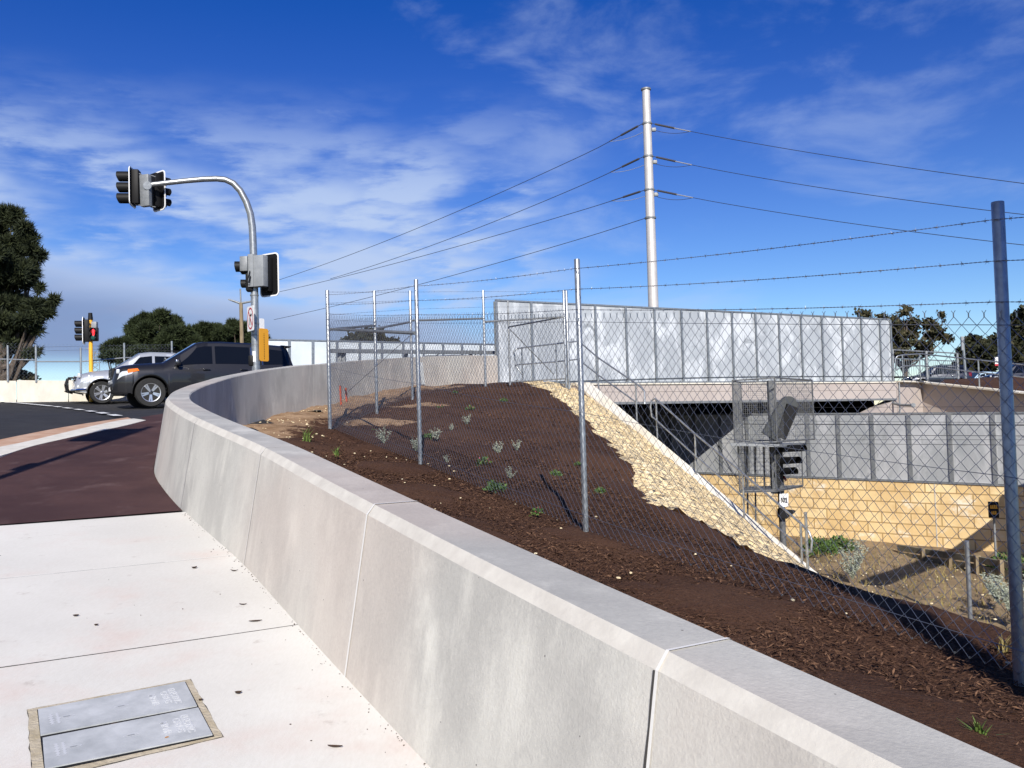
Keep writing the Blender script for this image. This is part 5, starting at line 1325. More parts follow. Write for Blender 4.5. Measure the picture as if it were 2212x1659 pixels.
# ================================================================== TRAFFIC SIGNALS
def lantern(root, c, yaw, h=1.12, w=.5, board=True, visor=.30, n=3, lit=None, pitch=.29, r=.115, lens='black', cut=.45):
    """signal head facing local +x turned by yaw"""
    rm = Matrix.Rotation(yaw, 3, 'Z'); va = 2.45 if cut > .2 else 3.0
    def T(v): return rm @ Vector(v)+c
    def pt(nm, m, f, par): mb = MB(); f(mb); return mb.build(nm, m, par, smooth=35)
    hd = pt('signal_head', M['black'], lambda mb: mb.box(c-rm @ Vector((.09, 0, 0)), (.17, .27, n*pitch+.04), rm, .03), root)
    if board:
        def rr(wd, hh, k): 
            o = []
            for cx_, cz, a0 in ((wd/2-k, hh/2-k, 0), (-wd/2+k, hh/2-k, 90), (-wd/2+k, -hh/2+k, 180), (wd/2-k, -hh/2+k, 270)):
                for t in range(0, 91, 18): o.append((cx_+k*math.cos(R(a0+t)), cz+k*math.sin(R(a0+t))))
            return o
        pt('target_board', M['black'], lambda mb: mb.prism([T((-.006, y, z)) for y, z in rr(w, h, .09)], rm @ Vector((.012, 0, 0))), hd)
        def ring(mb):
            a, b = rr(w+.05, h+.05, .11), rr(w-.012, h-.012, .085); k = len(a)
            for xx in (-.009, .009):
                mb.add([T((xx, y, z)) for y, z in a]+[T((xx, y, z)) for y, z in b], [(i, (i+1) % k, (i+1) % k+k, i+k) for i in range(k)])
            mb.add([T((-.009, y, z)) for y, z in a]+[T((.009, y, z)) for y, z in a], [(i, (i+1) % k, (i+1) % k+k, i+k) for i in range(k)])
        pt('board_border', M['white'], ring, hd)
    for k in range(n):
        z = (n-1)*pitch/2-k*pitch
        def vis(mb):
            rows = []
            for x, cut in ((0, 0), (visor, .12)):
                rows.append([T((x, r*math.sin(t), z+r*math.cos(t))) for t in np.linspace(-va, va, 19)])
            rows[1] = [p for p in rows[1]]
            for j, t in enumerate(np.linspace(-va, va, 19)):
                rows[1][j] = T((visor*(1-cut*max(0, -math.cos(t))), r*math.sin(t), z+r*math.cos(t)))
            mb.grid(rows); mb.grid([[p+(T((0, 0, z))-p)*.035 for p in q] for q in rows])
        pt('visor', M['black'], vis, hd)
        col = ('redlit' if lit == k else ('reddark' if k == 0 else ('amber' if n == 3 and k == 1 else 'greendark')))
        pt('lens', M[col if lit == k else 'blackgloss' if lens == 'black' else col], lambda mb: mb.lathe([(r*.9, 0), (r*.85, .02), (.01, .035)], 16, Matrix.Translation(T((.004, 0, z))) @ rm.to_4x4() @ Matrix.Rotation(R(90), 4, 'Y')), hd)
    return hd
DT = 21.5
tb = P(553, 800, DT)
ts = thing('traffic_signal', 'curved galvanised mast arm traffic signal standing behind the wall beside the dark wagon', 'traffic signal', Vector((tb.x, tb.y, H1(tb.x, tb.y))))
def tsp(nm, m, f, par=None): mb = MB(); f(mb); return mb.build(nm, M[m], par or ts, smooth=40)
arm_px = [(549.5, 620, 0), (548, 560, 0), (546.5, 520, 0), (545, 490, 0), (541, 462, .02), (532, 436, .05), (519, 412, .08), (504, 396, .12), (487, 388, .16), (468, 386, .22), (440, 387, .30), (400, 390.5, .42), (360, 395, .54), (318, 400, .66)]
apt = [P(a, b, DT-d) for a, b, d in arm_px]
tsp('pole', 'galv', lambda mb: mb.tube([Vector((tb.x, tb.y, H1(tb.x, tb.y)-.1)), P(553, 796, DT), P(551, 700, DT), apt[0]]+apt, [.098, .098, .094, .09]+list(np.interp(range(len(apt)), [0, 3, 13], [.09, .088, .058])), 16))
cA = P(315, 412, DT-.68)
bxx = tsp('bracket_box', 'galvdull', lambda mb: mb.box(cA, (.24, .13, .76), Matrix.Rotation(R(-14), 3, 'Z') @ Matrix.Rotation(R(-1.6), 3, 'Y'), .012))
tsp('flange', 'galv', lambda mb: mb.lathe([(.10, 0), (.10, .02)], 20, Matrix.Translation(P(319, 401, DT-.76)) @ Matrix.Rotation(R(90), 4, 'X')))
lantern(ts, P(286, 405, DT-.6), R(188), h=.88, w=.5, visor=.34, pitch=.262, r=.122, cut=.1)
lantern(ts, P(343.5, 413, DT-.2), R(52), h=.92, w=.5, visor=.27, pitch=.26, r=.11)
for (a, b) in (((291, 372), (306, 377)), ((292, 441), (305, 444)), ((324, 378), (336, 382)), ((326, 446), (336, 447)), ((294, 381), (304, 383))):
    tsp('mounting_strap', 'galvdull', lambda mb: mb.tube([P(*a, DT-.62), P(*b, DT-.66)], .012, 6))
tsp('cable', 'black', lambda mb: mb.tube([P(294, 380, DT-.62), P(297, 386, DT-.66), P(303, 384, DT-.68)], .012, 6))
# heads and boxes on the pole
lantern(ts, P(582, 594, DT+.15), R(60), h=1.02, w=.58, visor=.2, pitch=.27, r=.10)
tsp('control_box', 'grey', lambda mb: mb.box(P(561, 586, DT-.15), (.34, .20, .76), Matrix.Rotation(R(-20), 3, 'Z'), .012))
tsp('control_box', 'grey', lambda mb: mb.box(P(545, 585, DT-.14), (.15, .16, .80), Matrix.Rotation(R(-20), 3, 'Z'), .01))
tsp('control_box', 'galvdull', lambda mb: mb.box(P(529, 570.5, DT-.16), (.19, .18, .36), Matrix.Rotation(R(-8), 3, 'Z'), .012))
lantern(ts, P(531, 599, DT-.05), R(190), board=False, visor=.12, n=2, pitch=.33, r=.11)
lantern(ts, P(523, 576, DT-.02), R(190), board=False, visor=.17, n=1, pitch=.24, r=.13, cut=.1)
tsp('cable', 'black', lambda mb: mb.tube([P(540, 585, DT-.25), P(536, 600, DT-.28), P(533, 608, DT-.28), P(538, 611, DT-.28), P(541, 596, DT-.26)], .013, 6))
for y in (611, 638, 699, 724, 744): tsp('band_clamp', 'galvdull', lambda mb: mb.lathe([(.104, -.015), (.104, .015)], 18, Matrix.Translation(P(551+.05*(y-700)/2, y, DT))))
# signs on the pole
def flat_sign(nm, m, w, h, c, rm, th=.006, rad=.03, par=None, yo=0.):
    def f(mb):
        o = []
        for cx_, cz, a0 in ((w/2-rad, h/2-rad, 0), (-w/2+rad, h/2-rad, 90), (-w/2+rad, -h/2+rad, 180), (w/2-rad, -h/2+rad, 270)):
            for t in range(0, 91, 30): o.append(rm @ Vector((cx_+rad*math.cos(R(a0+t)), yo, cz+rad*math.sin(R(a0+t))))+c)
        mb.prism(o, rm @ Vector((0, th, 0)))
    return tsp(nm, m, f, par)
rs = Matrix.Rotation(R(-54), 3, 'Z'); cs = P(541, 688, DT-.26)
sgn = flat_sign('no_right_turn_sign', 'white', .45, .60, cs, rs)
def ringf(mb):
    for a, b in (((.195, .265), (.16, .228)),):
        k = 36; vs_ = []
        for (rx, rz2) in (a, b): vs_ += [rs @ Vector((rx*math.cos(2*math.pi*i/k), -.004, rz2*math.sin(2*math.pi*i/k)))+cs for i in range(k)]
        mb.add(vs_, [(i, (i+1) % k, (i+1) % k+k, i+k) for i in range(k)])
    q = [Vector((-.13, -.005, .17)), Vector((-.105, -.005, .20)), Vector((.13, -.005, -.17)), Vector((.105, -.005, -.20))]; mb.add([rs @ v+cs for v in q], [(0, 1, 2, 3)])
tsp('prohibition_ring', 'signred', ringf, sgn)
def arrowf(mb):
    z = -.0035
    poly = [(-.055, -.16), (-.012, -.16), (-.012, .02), (.01, .055), (.045, .06), (.045, .03), (.105, .085), (.045, .14), (.045, .105), (-.005, .10), (-.045, .06), (-.055, .02)]
    mb.prism([rs @ Vector((x, z, y))+cs for x, y in poly], rs @ Vector((0, -.0008, 0)))
tsp('arrow', 'black', arrowf, sgn)
r2 = Matrix.Rotation(R(62), 3, 'Z')
flat_sign('small_plate', 'white', .16, .34, P(566, 703, DT+.02), r2)
yb_ = flat_sign('yellow_plate', 'orange', .31, .80, P(570.5, 745, DT+.06), r2, .012, .05)
def marks(mb):
    cc = P(570.5, 745, DT+.06); z = .28; vs_ = []; fs_ = []
    for k in range(30):
        w_ = .012 if k % 2 == 0 else .0015
        for dz_ in (0, -.0215): vs_ += [r2 @ Vector((-w_*rnd.uniform(.7, 1), -.003, z+dz_))+cc, r2 @ Vector((w_*rnd.uniform(.7, 1), -.003, z+dz_))+cc]
        z -= .0215
    n_ = len(vs_)//2; mb.add(vs_, [(2*i, 2*i+1, 2*i+3, 2*i+2) for i in range(n_-1)])
tsp('plate_marking', 'black', marks, yb_)
tsp('push_button', 'black', lambda mb: mb.box(P(543, 779, DT-.05), (.12, .14, .26), None, .03))
tsp('plate_sticker', 'white', lambda mb: mb.box(P(549, 770, DT-.09), (.07, .012, .26)))

# yellow pedestrian signal post across the road
DY = 28.2
yb0, yt0 = P(197.5, 868, DY), P(195.5, 690, DY); yb0.x, yb0.y = yt0.x, yt0.y
ys = thing('pedestrian_signal', 'yellow pole with a black traffic head and a lit red pedestrian signal by the parapet', 'traffic signal', yb0)
def ysp(nm, m, f, par=None): mb = MB(); f(mb); return mb.build(nm, M[m], par or ys, smooth=40)
ysp('pole', 'yellow', lambda mb: mb.tube([yb0, yt0], .062, 14))
ysp('pole_cap', 'black', lambda mb: mb.tube([P(195.5, 691, DY), P(195.3, 684, DY), P(195, 676, DY)], [.078, .07, .06], 14))
lantern(ys, P(181, 714.5, DY-.05), R(197), h=.82, w=.44, visor=.26, pitch=.22, r=.10, cut=.1)
ysp('enclosure', 'grey', lambda mb: mb.box(P(204.5, 702, DY-.05), (.16, .14, .2), None, .01))
ped = lantern(ys, P(201.5, 721.5, DY-.12), R(-76), board=False, visor=.10, n=2, pitch=.20, r=.095, lens='c')
def man(mb):
    c = P(201.5, 717, DY-.30); 
    mb.lathe([(.018, -.004), (.018, .004)], 10, Matrix.Translation(c+Vector((0, 0, .075))) @ Matrix.Rotation(R(90), 4, 'X'))
    mb.box(c+Vector((0, 0, .01)), (.06, .008, .085)); mb.box(c+Vector((-.017, 0, -.065)), (.02, .008, .08)); mb.box(c+Vector((.017, 0, -.065)), (.02, .008, .08))
ysp('red_figure', 'redlit', man, ped)
for y in (689, 754): ysp('mounting_strap', 'galvdull', lambda mb: mb.tube([P(186, y-1, DY-.03), P(195, y, DY)], .01, 6))
ysp('cable', 'black', lambda mb: mb.tube([P(185, 698, DY-.1), P(187, 706, DY-.14), P(192, 708.5, DY-.14), P(195, 698, DY-.1)], .013, 6))

# added unseen mast behind the camera on the left: only its shadow falls on the red path
sdh = Vector((-sd.x, -sd.y, 0)).normalized()
# ================================================================== POWER POLE AND LINES
DP = 55.0
pp_ = thing('power_pole', 'tall tapered pale steel power pole with flange rings rising behind the bridge panel wall', 'power pole', P(1412, 720, DP))
pb, ptp = P(1413.5, 720, DP), P(1393.7, 193, DP); pb.z = 0; ptp.x, ptp.y = pb.x+(ptp.x-pb.x)*.1, pb.y
def pc(y): f = (y-193)/(720-193); return Vector((ptp.x+(pb.x-ptp.x)*f, DP, P(1400, y, DP).z))
def ppb(nm, m, f): mb = MB(); f(mb); return mb.build(nm, M[m], pp_, smooth=40)
ppb('mast', 'steelpole', lambda mb: mb.tube([pb, pc(470), ptp], [.36, .29, .245], 24))
for y, r_ in ((193, .29), (267, .285), (338, .30), (410.5, .31), (471, .335)):
    ppb('flange_ring', 'galvdull', lambda mb: mb.lathe([(r_, -.05), (r_+.02, -.05), (r_+.02, .05), (r_, .05)], 24, Matrix.Translation(pc(y))))
for y in (281, 351, 421): ppb('bracket', 'grey', lambda mb: mb.box(pc(y)+Vector((.40, -.05, 0)), (.26, .2, .22), None, .03))
def along_plan(A, B, px, py):
    u = ray(px, py).x; f = (u*A.y-A.x)/((B.x-A.x)-u*(B.y-A.y)); return ray(px, py)*(A.y+(B.y-A.y)*f)
def line_at(line, A, B, px):
    q = along_plan(A, B, px, 400); s_ = (q-A).xy.length; ss_ = [(p-A).xy.length for p in line]
    return Vector((q.x, q.y, float(np.interp(s_, ss_, [p.z for p in line]))))
def power_line(pix, A, B, lab, fit, r=.022, ext=1.06):
    pts = [A]+[along_plan(A, B, *q) for q in pix]
    # smooth to a sagging curve by sampling a fitted parabola
    s = np.array([(p-A).xy.length for p in pts]); z = np.array([p.z for p in pts]); co = np.polyfit(s, z, 2)
    L = s[-1]*ext; dd = (B-A); dd.z = 0; dd.normalize(); line = []
    for k in range(41):
        t = L*k/40; p = A+dd*t; p.z = float(np.polyval(co, t))+(A.z-float(np.polyval(co, 0)))*max(0, 1-t/4); line.append(p)
    o = wire_line(line[0], line[-1], r, lab, group='overhead power lines', name='power_line') if False else None
    t = thing('power_line', lab, 'power line', A, group='overhead power lines')
    mb = MB(); mb.tube(line, r, 5, cap=False); mb.build('conductor', M['conductor'], t, fixn=False)
    def seg(s0, s1, rr, m, nm): 
        a = A+dd*s0; b = A+dd*s1
        for q, q0 in ((a, s0), (b, s1)): q.z = float(np.interp(q0, [L*k/40 for k in range(41)], [p.z for p in line]))
        mb = MB(); mb.tube([a, b], rr, 8); mb.build(nm, M[m], t)
    for s0, s1, rr, m, nm in fit: seg(s0, s1, rr, m, nm)
    return t, line, dd
wl_ = [((1382, 273.6), (1320, 310), (1254, 344.7), (1000, 452), (800, 530), (605, 605)), ((1388, 342), (1320, 374), (1254, 404), (1000, 504), (880, 548), (740, 595)), ((1393, 412), (1320, 437), (1254, 456), (1000, 528), (800, 583), (605, 630)), ((1396, 473), (1254, 518), (1000, 590), (800, 640), (620, 685))]
farB = [P(396, 692, 105), P(396, 697, 106), P(420, 690, 104), P(428, 735, 105)]
lab_l = ['uppermost black power line falling away to the left from the pole', 'second power line to the left, from the middle ring of the pole', 'third power line to the left, from the lower ring of the pole', 'lowest left-hand power line tied without an insulator']
for k in range(4):
    A = pc((267, 338, 410.5, 471)[k])+Vector((-.3, 0, 0))
    fit = [(.4, 1.3, .035, 'conductorlit', 'fitting'), (1.3, 3.4, .085, 'insul', 'insulator'), (3.4, 4.6, .04, 'conductorlit', 'fitting')] if k < 3 else [(.2, .8, .03, 'conductorlit', 'fitting')]
    sc_ = (1382-1346)/1912*DP/2.0
    t, line, dd = power_line(wl_[k], A, farB[k], lab_l[k], [])
    def at_s(px):          # point on the line at that pixel column
        return min(((abs(1106+1912*(p.x/p.y)-px), i) for i, p in enumerate(line)))[1]
    if k < 3:
        yy = ((273.6, 295, 310), (344, 367, 376), (413, 428, 437))[k]
        a, b, c = (line_at(line, A, farB[k], q) for q in (1382, 1345.6, 1320))
        mb = MB(); mb.tube([a, b], .07, 8); mb.build('insulator', M['insul'], t, smooth=40)
        mb = MB(); mb.tube([b, c], .035, 8); mb.build('fitting', M['insul'], t, smooth=40)
        j0, j1 = pc((286, 357, 424)[k])+Vector((-.3, -.05, 0)), c
        mb = MB(); mb.tube(sag(j0, j1, .12), .018, 5, cap=False); mb.build('jumper', M['conductorlit'], t, fixn=False)
wr_ = [((1412, 267), (1500, 287.5), (1600, 305), (1700, 322), (1900, 351), (2100, 381), (2212, 398)), ((1412, 340), (1504, 361), (1600, 377.5), (1800, 408), (2000, 436), (2150, 458)), ((1415, 411), (1506, 432), (1600, 447), (1800, 475), (2000, 503), (2150, 522), (2212, 531))]
lab_r = ['uppermost power line running right from the pole', 'middle power line running right, passing the top of the dark fence post', 'lower power line running right, crossing the barbed wire']
for k in range(3):
    A = pc((267, 338, 410.5)[k])+Vector((.3, 0, 0)); B = P(2212, 398+67*k, 40)
    B2 = A+(B-A)*1.25
    t, line, dd = power_line(wr_[k], A, B, lab_r[k], [], r=.017, ext=2.6)
    y0 = (268, 341, 412)[k]
    a, b, c = (line_at(line, A, B, q) for q in (1420, 1461, 1496))
    mb = MB(); mb.tube([a, b], .062, 8); mb.build('insulator', M['insul'], t, smooth=40)
    mb = MB(); mb.tube([b, c], .035, 8); mb.build('fitting', M['conductorlit'], t, smooth=40)
    mb = MB(); mb.tube(sag(pc(y0+14)+Vector((.45, -.05, 0)), c, .16), .016, 5, cap=False); mb.build('jumper', M['insul'], t, fixn=False)
# wooden street-light pole far left
DW = 66
up_ = thing('utility_pole', 'wooden utility pole with two slanting street lamp arms beyond the dark wagon', 'utility pole', P(523, 780, DW))
def upb(nm, m, f): mb = MB(); f(mb); return mb.build(nm, M[m], up_, smooth=40)
upb('wood_pole', 'wood', lambda mb: mb.tube([P(524, 790, DW), P(520.5, 654, DW)], [.16, .13], 10))
upb('steel_top', 'galvdull', lambda mb: mb.tube([P(520.5, 658, DW), P(519, 624, DW)], .06, 8))
upb('lamp_arm', 'galvdull', lambda mb: mb.tube([P(518, 655, DW), P(496, 647.5, DW)], [.09, .06], 8))
upb('lamp_arm', 'galvdull', lambda mb: mb.tube([P(522, 655, DW), P(543, 651, DW)], [.09, .07], 8))
upb('street_lamp', 'grey', lambda mb: mb.box(P(501, 649, DW), (.55, .22, .10), Matrix.Rotation(R(18), 3, 'Y'), .03))
lp_ = thing('light_post', 'slim pale post with a slatted top in the car park behind the railing', 'light post', P(2086, 822, 50))
mb = MB(); mb.tube([P(2087, 828, 50), P(2080, 735, 50)], .07, 10); mb.build('pole', M['galv'], lp_, smooth=40)
mb = MB(); mb.box(P(2079, 742, 50), (.17, .12, .8), None, .02); mb.build('lamp_head', M['grey'], lp_)
ws = thing('roadside_board', 'small white and red board above the parked cars next to the dark fence post', 'sign', P(2162, 790, 66))
mb = MB(); mb.box(P(2162, 780, 66), (.9, .06, .62)); mb.build('board', M['white'], ws)
mb = MB(); mb.box(P(2162, 788, 65.95), (.9, .06, .14)); mb.build('stripe', M['signred'], ws)
mb = MB(); mb.tube([P(2162, 788, 66.1), P(2163, 815, 66.1)], .05, 8); mb.build('pole', M['galvdull'], ws)
# lattice pylon on the far left horizon
py_ = thing('lattice_pylon', 'faint distant lattice pylon beside the yellow signal pole', 'pylon', P(207, 830, 180))
def pyl(mb):
    D = 180; b, t_ = P(206, 850, D), P(209, 758, D)
    for sx in (-1, 1): mb.tube([b+Vector((sx*1.2, 0, 0)), t_+Vector((sx*.35, 0, 0))], .07, 4)
    for k in range(9):
        z0 = b.z+(t_.z-b.z)*k/9; z1 = b.z+(t_.z-b.z)*(k+1)/9; w0 = 1.2-.85*k/9; w1 = 1.2-.85*(k+1)/9
        mb.tube([Vector((b.x-w0, D, z0)), Vector((b.x+w1, D, z1))], .05, 4); mb.tube([Vector((b.x+w0, D, z0)), Vector((b.x-w1, D, z1))], .05, 4)
mb = MB(); pyl(mb); mb.build('lattice_mast', M['galvdull'], py_)
for y in (763, 770, 777, 783): mb = MB(); mb.bar(P(198, y, 180), P(217, y, 180), .12, .12); mb.build('cross_arm', M['galvdull'], py_)

# ================================================================== TREES
def leafmass(name, clumps, n, size, m, parent, kind='needle', seed=1, shell=.55, droop=0.):
    """n leaf tufts spread through the clump volumes"""
    rg = np.random.RandomState(seed); vs = []; fs = []; tone = []
    vol = np.array([c[1][0]*c[1][1]*c[1][2] for c in clumps])**.72; vol /= vol.sum()
    ci = rg.choice(len(clumps), n, p=vol); ctone = rg.rand(len(clumps))
    for k in range(n):
        c, r_ = clumps[ci[k]]; d = rg.normal(size=3); d /= np.linalg.norm(d); rad = (shell+(1-shell)*rg.rand())*(1+.14*rg.normal()*.6)
        p = np.array(c)+d*np.array(r_)*rad; t = .30*ctone[ci[k]]+.7*rg.rand()**1.4
        nb = 5 if kind == 'needle' else 3
        for b in range(nb):
            a = d*.8+rg.normal(size=3)*.75+np.array([0, 0, .35-droop]); a /= np.linalg.norm(a); u = np.cross(a, rg.normal(size=3)); u /= np.linalg.norm(u)
            L = size*(.6+.8*rg.rand()); w = L*(.16 if kind == 'needle' else .38); o = len(vs)
            if kind == 'needle': vs += [p-u*w*.6, p+u*w*.6, p+a*L]; fs.append((o, o+1, o+2))
            else: q = p+rg.normal(size=3)*size*.5; vs += [q-a*L*.5, q+u*w, q+a*L*.5, q-u*w]; fs.append((o, o+1, o+2, o+3))
            tone.append(min(1, max(0, t+.12*rg.normal())))
    inv = WM[parent.name].inverted()
    me = bpy.data.meshes.new(name); me.from_pydata([tuple(inv @ Vector(v)) for v in vs], [], fs); me.materials.append(m)
    a = me.attributes.new('tone', 'FLOAT', 'FACE'); a.data.foreach_set('value', tone)
    o = bpy.data.objects.new(name, me); COL.objects.link(o); o.parent = parent; WM[o.name] = WM[parent.name]; return o
def tree(name, label, D, base_px, clump_px, n, size, m, kind='leaf', seed=1, depth=1.0, group=None, limbs=True, shell=.5, trunk_r=.3, base_z=None, droop=0., barkm='bark'):
    """clump_px: (px, py, rx px, ry px[, depth shift])"""
    b = P(*base_px, D); 
    if base_z is not None: b.z = base_z
    t = thing(name, label, 'tree', b, group=group); cl = []; s = D/FPX; rg = random.Random(seed)
    for q in clump_px:
        dy = q[4] if len(q) > 4 else rg.uniform(-.8, .8)*q[2]*s*depth
        c = P(q[0], q[1], D+dy); cl.append((tuple(c), (q[2]*s, max(q[2], q[3])*s*.9*depth, q[3]*s)))
    sub = []
    for c, r_ in cl:
        for q_ in range(6):
            d = Vector((rg.gauss(0, 1), rg.gauss(0, 1), rg.gauss(0, 1))).normalized(); f_ = rg.uniform(.45, .85); k_ = rg.uniform(.30, .52)
            sub.append((tuple(c[i]+d[i]*r_[i]*f_ for i in range(3)), tuple(r_[i]*k_ for i in range(3))))
        sub.append((c, tuple(x*.55 for x in r_)))
    leafmass('crown', sub, n, size, m, t, kind, seed, shell, droop)
    mb = MB(); top = Vector(max(cl, key=lambda c: c[0][2])[0]); mid = b.lerp(Vector((sum(c[0][0] for c in cl)/len(cl), sum(c[0][1] for c in cl)/len(cl), top.z)), .5)
    mb.tube([b-Vector((0, 0, .3)), b.lerp(mid, .5)+Vector((rg.uniform(-.1, .1), 0, 0)), mid, mid.lerp(top, .7)], [trunk_r, trunk_r*.85, trunk_r*.65, trunk_r*.2], 9)
    if limbs:
        for c, r_ in cl:
            c = Vector(c); st_ = b.lerp(mid, rg.uniform(.55, 1.0)); k = st_.lerp(c, .5)+Vector((0, 0, -.1*(c-st_).length)); mb.tube([st_, k, c], [trunk_r*.38, trunk_r*.26, trunk_r*.07], 6)
    mb.build('trunk', M[barkm], t, smooth=50); return t
# the big pine at the left edge
pine = [(-60, 500, 70, 55), (-10, 480, 42, 34), (25, 478, 30, 26), (58, 500, 26, 24), (40, 530, 44, 34), (75, 545, 22, 22), (-30, 570, 80, 46), (30, 585, 48, 34), (72, 590, 22, 26), (10, 620, 40, 26), (-60, 650, 70, 40), (86, 621, 10, 13),
        (20, 660, 44, 22), (70, 668, 34, 18), (98, 660, 18, 13), (116, 652, 13, 10), (62, 692, 42, 18), (100, 680, 18, 12), (15, 705, 50, 22), (45, 724, 36, 16), (-40, 730, 50, 22), (80, 712, 16, 10), (40, 752, 24, 8), (68, 765, 16, 10), (0, 768, 14, 8), (84, 757, 9, 6), (25, 740, 20, 8)]
tree('pine_tree', 'large dark pine tree cut off by the left edge of the picture', 46, (-40, 900), pine, 21000, .33, M['pine'], 'needle', 5, .8, trunk_r=.42, shell=.35, base_z=-3)
tree('pale_trunk_tree', 'thin bare-limbed sapling under the big pine behind the parapet fence', 52, (30, 835), [(8, 806, 16, 8), (44, 808, 10, 6), (62, 816, 16, 5), (22, 815, 14, 7)], 900, .2, M['gum'], 'leaf', 9, .8, trunk_r=.14, base_z=-2, barkm='bark')
# clumped pines beyond the cars
DA = 78
tree('pine_tree', 'broad rounded pine, tallest of the trees beyond the dark wagon', DA, (340, 830), [(300, 700, 34, 24), (335, 692, 34, 20), (365, 698, 30, 24), (345, 684, 14, 10), (310, 730, 46, 28), (362, 730, 46, 28), (290, 720, 22, 22), (390, 715, 22, 20), (335, 758, 60, 24), (410, 745, 30, 24)], 16000, .40, M['scrub'], 'needle', 11, .9, group='pines beyond the cars', trunk_r=.4, base_z=-2)
tree('pine_tree', 'low pine at the left end of the tree group, above the silver wagon', DA-6, (258, 840), [(248, 752, 24, 14), (262, 742, 22, 14), (280, 755, 30, 20), (236, 770, 14, 9), (262, 772, 34, 14), (300, 770, 32, 18), (228, 757, 8, 6)], 7500, .38, M['scrub'], 'needle', 12, .9, group='pines beyond the cars', trunk_r=.3, base_z=-2)
tree('pine_tree', 'pine between the tallest one and the wooden pole, right behind the dark wagon', DA+4, (450, 840), [(440, 715, 26, 16), (425, 730, 26, 20), (462, 712, 22, 16), (450, 735, 40, 22), (480, 722, 24, 18)], 7500, .40, M['scrub'], 'needle', 13, .9, group='pines beyond the cars', trunk_r=.3, base_z=-2)
tree('pine_tree', 'rightmost pine of the group, behind the curved signal mast', DA+8, (525, 840), [(505, 708, 24, 16), (530, 712, 24, 18), (548, 720, 22, 18), (515, 732, 40, 22), (560, 735, 26, 20)], 7500, .40, M['scrub'], 'needle', 14, .9, group='pines beyond the cars', trunk_r=.3, base_z=-2)
tree('bushy_tree', 'dome of dark foliage showing over the far panel wall behind the fence', 80, (795, 800), [(795, 740, 48, 20), (770, 745, 34, 14), (825, 745, 34, 14), (795, 728, 26, 10)], 4200, .38, M['darkleaf'], 'leaf', 15, .9, trunk_r=.3, base_z=-2)
# trees on the right
gum = [(1872, 680, 15, 6), (1856, 676, 8, 4), (1905, 688, 22, 9), (1960, 668, 12, 8), (1952, 678, 10, 6), (1930, 700, 34, 16), (1968, 700, 26, 14), (1905, 720, 28, 16), (1950, 722, 36, 14), (2005, 702, 20, 12), (2025, 712, 16, 10), (2043, 730, 14, 8), (2012, 728, 24, 9), (1985, 742, 36, 8), (1940, 748, 50, 9), (2034, 680, 7, 4), (2040, 692, 4, 3), (1920, 765, 60, 8), (2000, 760, 26, 5)]
tree('gum_tree', 'open spreading gum tree with airy clumps behind the right end of the bridge', 74, (1950, 830), gum, 4300, .27, M['gum'], 'leaf', 21, .8, trunk_r=.28, shell=.25, base_z=0.5)
tree('bushy_tree', 'dense rounded dark tree left of the fence post, above the parked cars', 82, (2115, 830), [(2110, 745, 24, 16), (2090, 768, 18, 20), (2130, 768, 30, 22), (2150, 745, 22, 18), (2115, 790, 40, 14), (2078, 790, 14, 12)], 6500, .34, M['darkleaf'], 'leaf', 22, .9, trunk_r=.3, base_z=.5)
tree('bushy_tree', 'tall dark tree at the right edge, behind the fence post', 70, (2215, 830), [(2205, 690, 18, 22), (2230, 680, 26, 26), (2200, 730, 26, 26), (2180, 760, 22, 22), (2225, 760, 40, 30), (2165, 735, 14, 16), (2210, 795, 50, 18)], 7500, .32, M['darkleaf'], 'leaf', 23, .9, trunk_r=.35, base_z=.5)

